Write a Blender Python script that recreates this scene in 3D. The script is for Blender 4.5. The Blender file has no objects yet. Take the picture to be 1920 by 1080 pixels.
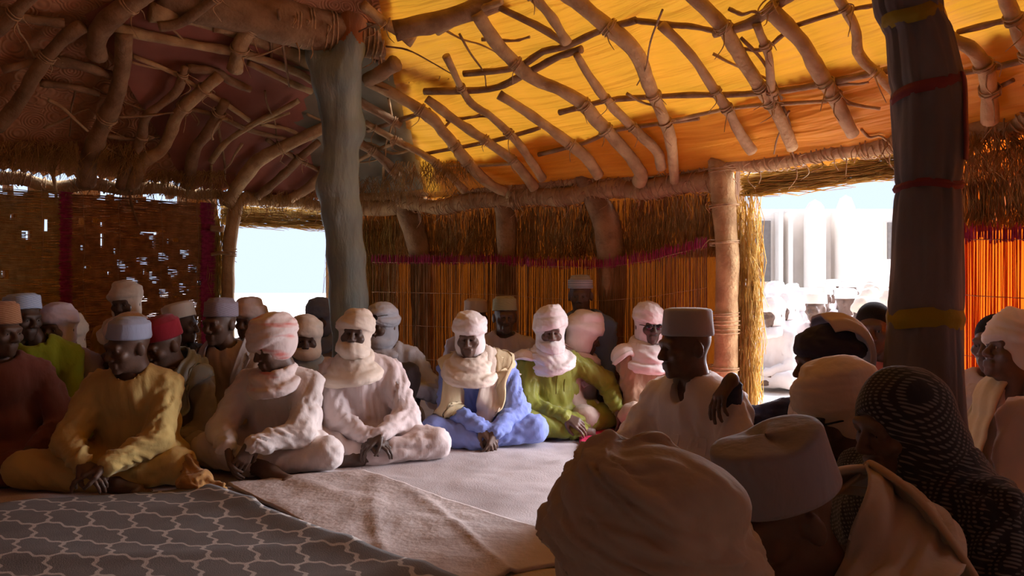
import bpy, math, random
import numpy as np
from mathutils import Vector, Matrix
from mathutils.bvhtree import BVHTree

# ------------------------------------------------------------------ camera, sky, sun, exposure
SC = bpy.context.scene
COL = SC.collection
F = 1400.0            # focal length in pixels of the 1920 x 1080 frame
CAMH = 1.0            # seated eye level
HOR = 526.0           # pixel row of the horizon
cam_d = bpy.data.cameras.new('camera')
cam = bpy.data.objects.new('camera', cam_d)
COL.objects.link(cam)
cam.location = (0, 0, CAMH)
cam.rotation_euler = (math.pi / 2, 0, 0)
cam_d.sensor_width = 36.0
cam_d.lens = F / 1920 * 36.0
cam_d.shift_y = -(540 - HOR) / 1920
cam_d.clip_start = 0.02
cam_d.clip_end = 300
SC.camera = cam

world = bpy.data.worlds.new('sky')
SC.world = world
world.use_nodes = True
_bg = world.node_tree.nodes['Background']
_bg.inputs[0].default_value = (0.58, 0.69, 0.90, 1)
_bg.inputs[1].default_value = 0.84

SUN_AZ = Vector((-0.88, -0.47))      # horizontal travel of the light: in through the right doorway
SUN_EL = math.radians(23)
sun_d = bpy.data.lights.new('sun', 'SUN')
sun_d.energy = 20.0
sun_d.angle = math.radians(80)       # dust haze spreads the sun
sun_d.color = (0.98, 0.97, 1.06)
sun = bpy.data.objects.new('sun', sun_d)
COL.objects.link(sun)
_az = SUN_AZ.normalized()
_dir = Vector((_az.x * math.cos(SUN_EL), _az.y * math.cos(SUN_EL), -math.sin(SUN_EL)))
sun.rotation_euler = _dir.to_track_quat('-Z', 'Y').to_euler()
sun.location = (12, 8, 9)

vs = SC.view_settings
vs.view_transform = 'Standard'
vs.look = 'None'
vs.gamma = 1.0
vs.use_curve_mapping = False
vs.exposure = 0.78

rng = np.random.default_rng(7)
random.seed(7)

def P3(px, py, d):
    return np.array(((px - 960) * d / F, d, CAMH - (py - HOR) * d / F))

# ------------------------------------------------------------------ materials
MATS = {}
def mat(name, col, rough=0.8, var=0.15, scale=12.0, bump=0.15, bscale=60.0, stretch=(1, 1, 1), col2=None,
        translucent=0.0, tcol=None, spec=0.3, sheen=0.0, emit=None, coords='Object', bdist=0.01, detail=4.0):
    if name in MATS:
        return MATS[name]
    m = bpy.data.materials.new(name)
    m.use_nodes = True
    nt = m.node_tree
    N, L = nt.nodes, nt.links
    b = N['Principled BSDF']
    out = N['Material Output']
    tc = N.new('ShaderNodeTexCoord')
    mp = N.new('ShaderNodeMapping')
    mp.inputs['Scale'].default_value = stretch
    L.new(tc.outputs[coords], mp.inputs[0])
    n1 = N.new('ShaderNodeTexNoise')
    n1.inputs['Scale'].default_value = scale
    n1.inputs['Detail'].default_value = detail
    L.new(mp.outputs[0], n1.inputs['Vector'])
    ramp = N.new('ShaderNodeValToRGB')
    c = np.array(col[:3])
    c2 = np.array(col2[:3]) if col2 is not None else c * (1 - var)
    c1 = c if col2 is not None else np.minimum(c * (1 + var), 1)
    ramp.color_ramp.elements[0].position = 0.35
    ramp.color_ramp.elements[1].position = 0.65
    ramp.color_ramp.elements[0].color = (*c2, 1)
    ramp.color_ramp.elements[1].color = (*c1, 1)
    L.new(n1.outputs[0], ramp.inputs[0])
    L.new(ramp.outputs[0], b.inputs['Base Color'])
    b.inputs['Roughness'].default_value = rough
    b.inputs['Specular IOR Level'].default_value = spec
    if sheen:
        b.inputs['Sheen Weight'].default_value = sheen
    if bump:
        n2 = N.new('ShaderNodeTexNoise')
        n2.inputs['Scale'].default_value = bscale
        n2.inputs['Detail'].default_value = 3.0
        L.new(mp.outputs[0], n2.inputs['Vector'])
        bp = N.new('ShaderNodeBump')
        bp.inputs['Strength'].default_value = bump
        bp.inputs['Distance'].default_value = bdist
        L.new(n2.outputs[0], bp.inputs['Height'])
        L.new(bp.outputs[0], b.inputs['Normal'])
    if emit:
        b.inputs['Emission Color'].default_value = (*emit[:3], 1)
        b.inputs['Emission Strength'].default_value = emit[3]
    if translucent:
        tr = N.new('ShaderNodeBsdfTranslucent')
        if bump: L.new(bp.outputs[0], tr.inputs['Normal'])
        if tcol is not None:
            tr.inputs[0].default_value = (*tcol[:3], 1)
        else:
            L.new(ramp.outputs[0], tr.inputs[0])
        mx = N.new('ShaderNodeMixShader')
        mx.inputs[0].default_value = translucent
        L.new(b.outputs[0], mx.inputs[1])
        L.new(tr.outputs[0], mx.inputs[2])
        L.new(mx.outputs[0], out.inputs['Surface'])
    MATS[name] = m
    return m

def cloth(name, col, rough=0.85, var=0.10, sheen=0.15, **k):
    return mat(name, col, rough=rough, var=var, scale=5.0, bump=0.32, bscale=26.0, bdist=0.014, stretch=(1, 1, .4), sheen=sheen, spec=0.2, **k)

def link_stripe(m, axis_scale, colA, colB, thresh=0.5, wave_scale=1.0, rings=False, distortion=0.0):
    """replaces the base colour of a material by two-colour bands"""
    nt = m.node_tree
    N, L = nt.nodes, nt.links
    tc = N.new('ShaderNodeTexCoord')
    mp = N.new('ShaderNodeMapping')
    mp.inputs['Scale'].default_value = axis_scale
    L.new(tc.outputs['Object'], mp.inputs[0])
    w = N.new('ShaderNodeTexWave')
    w.inputs['Scale'].default_value = wave_scale
    w.inputs['Distortion'].default_value = distortion
    w.bands_direction = 'DIAGONAL'
    if rings:
        w.wave_type = 'RINGS'
    L.new(mp.outputs[0], w.inputs['Vector'])
    r = N.new('ShaderNodeValToRGB')
    r.color_ramp.elements[0].position = max(thresh - 0.06, 0)
    r.color_ramp.elements[1].position = min(thresh + 0.06, 1)
    r.color_ramp.elements[0].color = (*colA, 1)
    r.color_ramp.elements[1].color = (*colB, 1)
    L.new(w.outputs[0], r.inputs[0])
    L.new(r.outputs[0], N['Principled BSDF'].inputs['Base Color'])
    return m

# ------------------------------------------------------------------ object helpers
def tag(o, label=None, cat=None, group=None, kind=None):
    if label: o['label'] = label
    if cat: o['category'] = cat
    if group: o['group'] = group
    if kind: o['kind'] = kind
    return o

def empty(name, loc=(0, 0, 0), rz=0.0, parent=None):
    o = bpy.data.objects.new(name, None)
    o.empty_display_size = 0.1
    COL.objects.link(o)
    o.location = [float(v) for v in loc]
    o.rotation_euler = (0, 0, rz)
    if parent: o.parent = parent
    return o

def obj(name, verts, faces, material, parent=None, smooth=True, uv=None):
    me = bpy.data.meshes.new(name)
    verts = np.asarray(verts, dtype=np.float64).reshape(-1, 3)
    me.from_pydata(verts.tolist(), [], [list(map(int, f)) for f in faces] if not isinstance(faces, np.ndarray) else faces.tolist())
    me.update()
    if smooth:
        me.polygons.foreach_set('use_smooth', np.ones(len(me.polygons), dtype=bool))
    if uv is not None:
        lay = me.uv_layers.new(name='UVMap')
        li = np.zeros(len(me.loops), dtype=np.int32); me.loops.foreach_get('vertex_index', li)
        lay.data.foreach_set('uv', np.asarray(uv, float)[li].ravel())
    if material: me.materials.append(material)
    o = bpy.data.objects.new(name, me)
    COL.objects.link(o)
    if parent: o.parent = parent
    return o

class MB:
    """collects geometry for one mesh"""
    def __init__(s): s.v, s.f, s.n = [], [], 0
    def add(s, v, f):
        v = np.asarray(v, float).reshape(-1, 3)
        s.v.append(v)
        s.f += [[int(i) + s.n for i in q] for q in f]
        s.n += len(v)
        return s
    def verts(s): return np.concatenate(s.v) if s.v else np.zeros((0, 3))
    def build(s, name, material, parent=None, smooth=True):
        return obj(name, s.verts(), s.f, material, parent, smooth)

def catmull(pts, n=8, closed=False):
    P = np.asarray(pts, float)
    m = len(P)
    out = []
    rngi = range(m if closed else m - 1)
    for i in rngi:
        if closed:
            p0, p1, p2, p3 = P[(i - 1) % m], P[i], P[(i + 1) % m], P[(i + 2) % m]
        else:
            p1, p2 = P[i], P[i + 1]
            p0 = P[i - 1] if i > 0 else 2 * p1 - p2
            p3 = P[i + 2] if i + 2 < m else 2 * p2 - p1
        for k in range(n):
            t = k / n
            out.append(0.5 * ((2 * p1) + (-p0 + p2) * t + (2 * p0 - 5 * p1 + 4 * p2 - p3) * t * t + (-p0 + 3 * p1 - 3 * p2 + p3) * t ** 3))
    if not closed: out.append(P[-1])
    return np.array(out)

def hash3(ix, iy, iz, seed):
    h = (ix * 73856093) ^ (iy * 19349663) ^ (iz * 83492791) ^ (seed * 26544357)
    h = (h ^ (h >> 13)) * 1274126177
    h = h & 0x7fffffff
    h = (h ^ (h >> 15)) * 2246822519
    h = h & 0x7fffffff
    return (h ^ (h >> 11)) % 65536 / 32767.5 - 1.0

def vnoise(p, seed=0):
    p = np.asarray(p, float)
    i = np.floor(p).astype(np.int64)
    f = p - i
    u = f * f * (3 - 2 * f)
    r = 0.0
    for dx in (0, 1):
        wx = u[..., 0] if dx else 1 - u[..., 0]
        for dy in (0, 1):
            wy = u[..., 1] if dy else 1 - u[..., 1]
            for dz in (0, 1):
                wz = u[..., 2] if dz else 1 - u[..., 2]
                r = r + wx * wy * wz * hash3(i[..., 0] + dx, i[..., 1] + dy, i[..., 2] + dz, seed)
    return r

def tube_geo(pts, radii, sides=8, rough=0.0, seed=0, caps=True, flat=1.0):
    P = np.asarray(pts, float)
    R = np.asarray(radii, float)
    if R.ndim == 0: R = np.full(len(P), float(R))
    T = np.gradient(P, axis=0)
    T /= np.maximum(np.linalg.norm(T, axis=1, keepdims=True), 1e-9)
    a = np.array((0, 0, 1.0)) if abs(T[0][2]) < 0.9 else np.array((1.0, 0, 0))
    u = np.cross(T[0], a); u /= np.linalg.norm(u)
    V = []
    th = np.linspace(0, 2 * np.pi, sides, endpoint=False)
    for i in range(len(P)):
        u = u - T[i] * np.dot(u, T[i]); u /= max(np.linalg.norm(u), 1e-9)
        w = np.cross(T[i], u)
        ring = P[i] + R[i] * (np.cos(th)[:, None] * u + flat * np.sin(th)[:, None] * w)
        V.append(ring)
    V = np.array(V)
    if rough:
        nn = vnoise(V.reshape(-1, 3) * (0.6 / max(R.mean(), 1e-3)), seed).reshape(V.shape[:2])
        n2 = vnoise(V.reshape(-1, 3) * (2.0 / max(R.mean(), 1e-3)), seed + 5).reshape(V.shape[:2])
        c = P[:, None, :]
        V = c + (V - c) * (1 + rough * nn + 0.4 * rough * n2)[..., None]
    n = len(P)
    f = []
    for i in range(n - 1):
        for j in range(sides):
            k = (j + 1) % sides
            f.append((i * sides + j, i * sides + k, (i + 1) * sides + k, (i + 1) * sides + j))
    V = V.reshape(-1, 3)
    if caps:
        V = np.vstack([V, P[0], P[-1]])
        for j in range(sides):
            k = (j + 1) % sides
            f.append((n * sides, k, j))
            f.append((n * sides + 1, (n - 1) * sides + j, (n - 1) * sides + k))
    return V, f

def strand_geo(A, B, r, bend=0.0, seed=1, segs=2, taper=.5):
    """many thin straws: A, B arrays (n,3), r array; three-sided prisms"""
    g = np.random.default_rng(seed)
    A = np.asarray(A, float); B = np.asarray(B, float)
    n = len(A)
    T = B - A
    L = np.linalg.norm(T, axis=1, keepdims=True)
    T = T / np.maximum(L, 1e-6)
    a = np.where(np.abs(T[:, 2:3]) < 0.9, np.array([[0, 0, 1.0]]), np.array([[1.0, 0, 0]]))
    u = np.cross(T, a); u /= np.linalg.norm(u, axis=1, keepdims=True)
    w = np.cross(T, u)
    ph = g.uniform(0, 6.28, (n, 1))
    u2 = u * np.cos(ph) + w * np.sin(ph); w2 = -u * np.sin(ph) + w * np.cos(ph)
    bd = (g.normal(0, 1, (n, 1)) * u + g.normal(0, 1, (n, 1)) * w) * bend * L
    r = np.broadcast_to(np.asarray(r, float).reshape(-1, 1), (n, 1))
    V = np.zeros((n, segs + 1, 3, 3))
    for s in range(segs + 1):
        t = s / segs
        c = A + (B - A) * t + bd * (4 * t * (1 - t))
        rr = r * (1 - taper * t)
        for k in range(3):
            q = 2 * math.pi * k / 3
            V[:, s, k] = c + rr * (math.cos(q) * u2 + math.sin(q) * w2)
    base = (np.arange(n) * (segs + 1) * 3)[:, None]
    f = []
    for s in range(segs):
        for k in range(3):
            k2 = (k + 1) % 3
            f.append(np.concatenate([base + s * 3 + k, base + s * 3 + k2, base + (s + 1) * 3 + k2, base + (s + 1) * 3 + k], 1))
    return V.reshape(-1, 3), np.concatenate(f)

# ------------------------------------------------------------------ implicit surfaces
class Prim:
    def __init__(s, kind, k=None, op='u', **a):
        s.kind, s.k, s.op, s.a = kind, k, op, a
        if kind == 'cap':
            a['a'] = np.array(a['a'], float); a['b'] = np.array(a['b'], float)
            r = max(a['ra'], a['rb'])
            s.lo = np.minimum(a['a'], a['b']) - r; s.hi = np.maximum(a['a'], a['b']) + r
        else:
            a['c'] = np.array(a['c'], float)
            R = a.get('R'); a['R'] = np.eye(3) if R is None else np.array(R, float)
            if kind == 'ell':
                a['r'] = np.array(a['r'], float); ext = np.abs(a['R']) @ a['r']
            else:
                ext = np.abs(a['R']) @ np.array((a['rx'] + a['ta'], a['ry'] + a['ta'], a['tb']))
            s.lo = a['c'] - ext; s.hi = a['c'] + ext
    def local(s, x, y, z):
        a = s.a
        if s.kind == 'cap':
            ba = a['b'] - a['a']; L2 = max(ba @ ba, 1e-9)
            px, py, pz = x - a['a'][0], y - a['a'][1], z - a['a'][2]
            t = np.clip((px * ba[0] + py * ba[1] + pz * ba[2]) / L2, 0, 1)
            qx, qy, qz = px - ba[0] * t, py - ba[1] * t, pz - ba[2] * t
            d = np.sqrt(qx * qx + qy * qy + qz * qz) - (a['ra'] + (a['rb'] - a['ra']) * t)
            return d, (t * math.sqrt(L2), qx, qy, qz)
        c, R = a['c'], a['R']
        px, py, pz = x - c[0], y - c[1], z - c[2]
        lx = px * R[0, 0] + py * R[1, 0] + pz * R[2, 0]
        ly = px * R[0, 1] + py * R[1, 1] + pz * R[2, 1]
        lz = px * R[0, 2] + py * R[1, 2] + pz * R[2, 2]
        if s.kind == 'ell':
            r = a['r']
            k0 = np.sqrt((lx / r[0]) ** 2 + (ly / r[1]) ** 2 + (lz / r[2]) ** 2)
            k1 = np.sqrt((lx / r[0] ** 2) ** 2 + (ly / r[1] ** 2) ** 2 + (lz / r[2] ** 2) ** 2)
            d = np.where(k1 > 1e-6, k0 * (k0 - 1) / np.maximum(k1, 1e-6), -r.min())
            return d, (lx, ly, lz)
        rx, ry = a['rx'], a['ry']
        q = (np.sqrt((lx / rx) ** 2 + (ly / ry) ** 2) - 1) * min(rx, ry)
        d = (np.sqrt((q / a['ta']) ** 2 + (lz / a['tb']) ** 2) - 1) * min(a['ta'], a['tb'])
        return d, (lx / rx, ly / ry, lz, q)
    def d(s, x, y, z): return s.local(x, y, z)[0]

def cap(a, b, ra, rb, k=None, op='u', **e): return Prim('cap', k, op, a=a, b=b, ra=ra, rb=rb, **e)
def ell(c, r, R=None, k=None, op='u', **e): return Prim('ell', k, op, c=c, r=r, R=R, **e)
def band(c, rx, ry, ta, tb, R=None, k=None, op='u', **e): return Prim('band', k, op, c=c, rx=rx, ry=ry, ta=ta, tb=tb, R=R, **e)

def rot(ax, deg):
    t = math.radians(deg); c, s = math.cos(t), math.sin(t)
    if ax == 'x': return np.array([[1, 0, 0], [0, c, -s], [0, s, c]])
    if ax == 'y': return np.array([[c, 0, s], [0, 1, 0], [-s, 0, c]])
    return np.array([[c, -s, 0], [s, c, 0], [0, 0, 1]])

def sdf_mesh(prims, v, k=0.02, clip_lo=None):
    pos = [p for p in prims if p.op == 'u']
    lo = np.min([p.lo for p in pos], axis=0) - 3 * v
    hi = np.max([p.hi for p in pos], axis=0) + 3 * v
    n = np.ceil((hi - lo) / v).astype(int) + 1
    ax = [lo[i] + v * np.arange(n[i]) for i in range(3)]
    Fd = np.full(n, 0.5, np.float32)
    for p in prims:
        kk = k if p.k is None else p.k
        m = kk + 2 * v
        sl = []
        for i in range(3):
            i0 = int(max(0, math.floor((p.lo[i] - m - lo[i]) / v))); i1 = int(min(n[i], math.ceil((p.hi[i] + m - lo[i]) / v) + 1))
            sl.append(slice(i0, i1))
        if any(q.stop <= q.start for q in sl): continue
        x = ax[0][sl[0]][:, None, None]; y = ax[1][sl[1]][None, :, None]; z = ax[2][sl[2]][None, None, :]
        d = p.d(x, y, z)
        cur = Fd[tuple(sl)]
        if p.op == 'u':
            h = np.clip(0.5 + 0.5 * (cur - d) / kk, 0, 1)
            Fd[tuple(sl)] = cur * (1 - h) + d * h - kk * h * (1 - h)
        else:
            h = np.clip(0.5 - 0.5 * (cur + d) / kk, 0, 1)
            Fd[tuple(sl)] = cur * (1 - h) - d * h + kk * h * (1 - h)
    return surface_nets(Fd, lo, v)

def surface_nets(Fd, lo, v):
    S = Fd < 0
    nx, ny, nz = Fd.shape
    cnt = np.zeros((nx - 1, ny - 1, nz - 1), np.int8)
    for dx in (0, 1):
        for dy in (0, 1):
            for dz in (0, 1):
                cnt += S[dx:nx - 1 + dx, dy:ny - 1 + dy, dz:nz - 1 + dz]
    act = np.argwhere((cnt > 0) & (cnt < 8))
    idx = np.full(cnt.shape, -1, np.int64)
    idx[act[:, 0], act[:, 1], act[:, 2]] = np.arange(len(act))
    acc = np.zeros((len(act), 3)); c = np.zeros(len(act))
    corners = [(a, b, d) for a in (0, 1) for b in (0, 1) for d in (0, 1)]
    val = {q: Fd[act[:, 0] + q[0], act[:, 1] + q[1], act[:, 2] + q[2]].astype(float) for q in corners}
    for q in corners:
        for axis in range(3):
            if q[axis]: continue
            q2 = list(q); q2[axis] = 1; q2 = tuple(q2)
            a, b = val[q], val[q2]
            cr = (a < 0) != (b < 0)
            t = np.where(cr, a / np.where(a - b == 0, 1, a - b), 0)
            pt = np.tile(np.array(q, float), (len(act), 1)); pt[:, axis] = t
            acc += pt * cr[:, None]; c += cr
    V = lo + v * (act + acc / np.maximum(c, 1)[:, None])
    faces = []
    for axis in range(3):
        s0 = [slice(None)] * 3; s1 = [slice(None)] * 3
        s0[axis] = slice(0, -1); s1[axis] = slice(1, None)
        cr = S[tuple(s0)] != S[tuple(s1)]
        e = np.argwhere(cr)
        o1, o2 = [i for i in range(3) if i != axis]
        ok = (e[:, o1] > 0) & (e[:, o2] > 0) & (e[:, o1] < Fd.shape[o1] - 1) & (e[:, o2] < Fd.shape[o2] - 1)
        e = e[ok]
        def at(d1, d2):
            q = e.copy(); q[:, o1] -= d1; q[:, o2] -= d2
            return idx[q[:, 0], q[:, 1], q[:, 2]]
        quad = np.stack([at(0, 0), at(1, 0), at(1, 1), at(0, 1)], 1)
        inside = S[e[:, 0], e[:, 1], e[:, 2]]
        flip = inside if axis == 1 else ~inside
        quad[flip] = quad[flip][:, ::-1]
        faces.append(quad[(quad >= 0).all(1)][:, ::-1])
    return V, np.concatenate(faces)

def vnormals(V, Fq):
    n = np.cross(V[Fq[:, 2]] - V[Fq[:, 0]], V[Fq[:, 3]] - V[Fq[:, 1]])
    out = np.zeros_like(V)
    for i in range(4): np.add.at(out, Fq[:, i], n)
    return out / np.maximum(np.linalg.norm(out, axis=1, keepdims=True), 1e-12)

def sdf_at(prims, P):
    d = np.full(len(P), 9.0)
    for p in prims:
        if p.op == 'u': d = np.minimum(d, p.d(P[:, 0], P[:, 1], P[:, 2]))
    return d

def sdf_grad(prims, P, e=0.004):
    g = np.zeros_like(P)
    for i in range(3):
        q = P.copy(); q[:, i] += e; r = P.copy(); r[:, i] -= e
        g[:, i] = sdf_at(prims, q) - sdf_at(prims, r)
    return g / np.maximum(np.linalg.norm(g, axis=1, keepdims=True), 1e-9)

def ridged(n): return 1.0 - 2.0 * np.abs(n)

def relax(V, Fq, it=1):
    for _ in range(it):
        a = np.concatenate([Fq[:, i] for i in range(4)]); b = np.concatenate([Fq[:, (i + 1) % 4] for i in range(4)])
        n = np.bincount(a, minlength=len(V)) + np.bincount(b, minlength=len(V))
        S = np.stack([np.bincount(a, V[b, k], len(V)) + np.bincount(b, V[a, k], len(V)) for k in range(3)], 1)
        V = V * .4 + .6 * S / np.maximum(n, 1)[:, None]
    return V

def add_folds(V, Fq, prims, amp, seed):
    """cloth folds: displacement in the frame of the nearest limb, trunk or wrap"""
    V = relax(V, Fq, 2)
    N = vnormals(V, Fq)
    U = [p for p in prims if p.op == 'u']
    loc = [p.local(V[:, 0], V[:, 1], V[:, 2]) for p in U]
    best = np.min([d for d, _ in loc], axis=0)
    disp = np.zeros(len(V)); wsum = np.zeros(len(V))
    for i, p in enumerate(U):
        d, lc = loc[i]
        m = d < best + 0.04
        if not m.any(): continue
        lc = [q[m] for q in lc]
        fl = p.a.get('fold', 1.0)
        if p.kind == 'cap':
            r = max(p.a['ra'], p.a['rb'])
            fa = 3.6 / r; ft = p.a.get('ft', 9.0)
            sg = 1 if i % 2 else -1
            c = np.stack([lc[0] * ft * 1.7 + (lc[1] + sg * lc[3]) * fa * .42, (lc[1] - lc[3]) * fa * .35 + lc[0] * 3, lc[2] * fa * .35], 1)
        elif p.kind == 'ell':
            c = np.stack([lc[0] * 19 + lc[2] * 4, lc[1] * 9, lc[2] * 4 - lc[0] * 3], 1)
        else:
            c = np.stack([lc[0] * 1.4 + 3, lc[1] * 1.4, lc[2] * 62 + lc[3] * 40 + lc[0] * 1.5], 1)
        cc = c + i * 7.3
        n = 0.75 * (1.0 - 2.6 * np.abs(vnoise(cc + .35 * vnoise(cc * .7 + 9, seed)[:, None], seed + i))) + 0.5 * ridged(vnoise(cc * 1.9 + 3, seed + i + 50))
        w = np.exp(-(d[m] - best[m]) / 0.012)
        disp[m] += w * n * fl * p.a.get('famp', amp)
        wsum[m] += w
    return V + N * (disp / np.maximum(wsum, 1e-9))[:, None]

# ------------------------------------------------------------------ people
SKIN = mat('skin_dark', (0.115, 0.066, 0.045), rough=0.5, var=0.12, scale=30, bump=0.12, bscale=160, spec=0.4, bdist=0.004)
SKIN2 = mat('skin_deep', (0.075, 0.045, 0.033), rough=0.5, var=0.12, scale=30, bump=0.12, bscale=160, spec=0.4, bdist=0.004)
EYEW = mat('eye_white', (0.55, 0.5, 0.45), rough=0.3, var=0.05, bump=0)
EYEI = mat('iris', (0.02, 0.012, 0.008), rough=0.2, var=0.05, bump=0)
LENS = mat('dark_lens', (0.012, 0.012, 0.014), rough=0.12, var=0.05, bump=0, spec=0.6)
HAIR = mat('black_hair', (0.012, 0.010, 0.009), rough=0.9, var=0.3, scale=200, bump=0.6, bscale=350)

def up(t): return np.array((0, -math.sin(t), math.cos(t)))
def nrm(v): v = np.asarray(v, float); return v / max(np.linalg.norm(v), 1e-9)

HEADC = {}
def head_mesh(v, var):
    if (v, var) in HEADC: return HEADC[(v, var)]
    g = np.random.default_rng(100 + var)
    j = lambda s: 1 + g.uniform(-s, s)
    nw = 0.0145 * j(0.15); jaw = j(0.08)
    p = [ell((0, .015, .03), (.075, .094, .09)), ell((0, -.022, -.02), (.063, .072, .092)),
         ell((0, -.038, -.072), (.05 * jaw, .05, .046)), ell((0, -.078, -.098), (.022, .018, .02)),
         cap((-.036, -.082, .022), (.036, -.082, .022), .014, .014),
         ell((.042, -.066, -.022), (.024, .022, .022)), ell((-.042, -.066, -.022), (.024, .022, .022)),
         ell((.031, -.088, .003), (.02, .02, .0125), op='s', k=.01), ell((-.031, -.088, .003), (.02, .02, .0125), op='s', k=.01),
         cap((0, -.09, .012), (0, -.112, -.028), .0085, .013, k=.008),
         ell((.0135, -.102, -.034), (nw * .8, .012, .010), k=.006), ell((-.0135, -.102, -.034), (nw * .8, .012, .010), k=.006),
         cap((-.019, -.091, -.061), (.019, -.091, -.061), .009, .009, k=.006), cap((-.016, -.089, -.075), (.016, -.089, -.075), .010, .010, k=.006),
         cap((-.024, -.1, -.068), (.024, -.1, -.068), .003, .003, op='s', k=.004),
         ell((.079, .012, -.008), (.011, .021, .034), R=rot('z', -20), k=.006), ell((-.079, .012, -.008), (.011, .021, .034), R=rot('z', 20), k=.006),
         cap((0, .022, -.06), (0, .04, -.21), .054, .062, k=.03)]
    for sx in (-1, 1):
        p += [ell((sx * .031, -.0765, .002), (.0145, .0135, .0125), k=.004), cap((sx * .018, -.0895, .0115), (sx * .044, -.0855, .0095), .005, .0045, k=.004),
              cap((sx * .020, -.0885, -.0065), (sx * .042, -.0855, -.006), .0038, .0035, k=.004)]
    V, Q = sdf_mesh(p, v, 0.016)
    HEADC[(v, var)] = (V, Q)
    return V, Q

def hand_prims(wrist, elbow, d, n, curl=0.4, spread=1.0, side=1):
    """d finger direction, n direction the palm faces, side +1/-1 which way the thumb leaves"""
    d = nrm(d); n = nrm(n - np.dot(n, d) * d); l = np.cross(d, n) * side
    w = np.array(wrist, float); e = np.array(elbow, float)
    p = [cap(w + nrm(e - w) * .16, w, .034, .0255, k=.012)]
    offs = (.029, .0095, -.0100, -.028); kn = (.082, .087, .082, .074)
    segs = ((.043, .026, .021), (.047, .030, .022), (.043, .028, .021), (.034, .021, .018))
    for i in range(4):
        K = w + d * kn[i] + l * offs[i]
        p.append(cap(w + d * .01 + l * offs[i] * .5, K, .0165, .0115, k=.012))
        c = K; a = 0.1 + 0.05 * i
        for q, L in enumerate(segs[i]):
            a += curl * (0.55, 1.0, 0.75)[q] * (1 + .12 * i)
            dirv = nrm(d * math.cos(a) + n * math.sin(a) + l * (1.5 - i) * 0.05 * spread)
            c2 = c + dirv * L
            p.append(cap(c, c2, .0092 - q * .0008, .0086 - q * .0010, k=.0035)); c = c2
    c = w + d * .02 + l * .022
    dv = nrm(d * .55 + l * .75 + n * .35)
    p.append(cap(c - d * .005, c + dv * .038, .0165, .0125, k=.010)); c = c + dv * .038
    dv = nrm(d * .85 + l * .35 + n * .45); p.append(cap(c, c + dv * .033, .0112, .0100, k=.004)); c = c + dv * .033
    dv = nrm(d * .95 + l * .05 + n * .5); p.append(cap(c, c + dv * .026, .0098, .0078, k=.004))
    return p

def foot_prims(ankle, d, shin, upv=(0, 0, 1)):
    d = nrm(d); u = nrm(np.array(upv, float) - np.dot(upv, d) * d); l = np.cross(d, u)
    a = np.array(ankle, float)
    p = [cap(a + nrm(np.array(shin) - a) * .15, a, .045, .037, k=.02), ell(a - d * .03 - u * .018, (.034, .034, .03), k=.02),
         cap(a - u * .01, a + d * .11 - u * .022, .036, .026, k=.02), cap(a + d * .1 - u * .026 - l * .025, a + d * .12 - u * .028 + l * .03, .02, .022, k=.015)]
    for i in range(5):
        o = .034 - i * .0165; L = (.052, .05, .045, .039, .032)[i]; r = (.0125, .0095, .009, .0085, .0085)[i]
        b = a + d * .125 - u * .03 + l * o
        p.append(cap(b, b + d * L * .9 + l * o * .1, r, r * .85, k=.004))
    return p

def ik(S, T, L1, L2, pole):
    v = T - S; D = np.linalg.norm(v); D2 = min(D, L1 + L2 - .004); u = v / max(D, 1e-6)
    T = S + u * D2
    a = (L1 * L1 - L2 * L2 + D2 * D2) / (2 * D2)
    h = math.sqrt(max(L1 * L1 - a * a, 0))
    p = np.array(pole, float); p = nrm(p - np.dot(p, u) * u)
    return S + u * a + p * h, T

def turban_prims(t):
    """head frame, forward -Y: hood round the head, wraps above the brow, face left open, cowl below the chin"""
    g = np.random.default_rng(t.get('seed', 1))
    z = t.get('size', 1.0); w = t.get('wraps', 4); tall = t.get('tall', 1.0)
    p = [ell((0, .022, .03), (.095 * z, .108 * z, .108 * z), famp=.002)]
    if t.get('hood', True):
        p.append(ell((0, .02, -.05), (.094, .102, .11), famp=.003))
        fo = t.get('open', (.06, .075, .078)); oz = t.get('oz', -.03)
        p.append(ell((0, -.115, oz), fo, op='s', k=.012))
    for i in range(w):
        f = i / max(w - 1, 1)
        R = rot('y', g.uniform(-16, 16) * t.get('wild', 1.0) + t.get('roll', 0)) @ rot('x', g.uniform(-4, 10) + t.get('pitch', -6) - 3 * i)
        rad = (1.0 - .34 * f * f) * z
        p.append(band((g.uniform(-.006, .006), .018, .052 + .078 * f * tall * z), .092 * rad, .107 * rad, .021 * z * t.get('bt', 1.0), .030 * z * t.get('bt', 1.0), R=R, k=.0045, famp=t.get('bamp', .0048)))
    p.append(ell((0, .02, .075 + .05 * tall * z), (.078 * z, .09 * z, .05 * z), k=.01, famp=.004))
    if t.get('knot'):
        kx, ky, kz, kr = t['knot']
        p.append(ell((kx, ky, kz), (kr, kr * 1.1, kr * .85), k=.012, famp=.006))
    if t.get('veil'):
        p.append(ell((0, -.045, -.075 + t.get('vz', 0)), (.077, .083, .058), k=.012, famp=.004))
        p.append(band((0, -.01, -.07 + t.get('vz', 0)), .086, .105, .012, .03, R=rot('y', 8) @ rot('x', 8), k=.008, famp=.004))
    return p

def cowl_prims(t, lean_back=0.0):
    g = np.random.default_rng(t.get('seed', 1) + 9)
    n = t.get('cowl', 3); s = t.get('cs', 1.0)
    p = []
    for i in range(n):
        R = rot('y', g.uniform(-12, 12)) @ rot('x', g.uniform(6, 20))
        p.append(band((g.uniform(-.01, .01), .018 - .006 * i, -.125 - .032 * i), (.078 + .019 * i) * s, (.088 + .016 * i) * s, .025 * s, .030 * s, R=R, k=.008, famp=.006))
    return p

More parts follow.
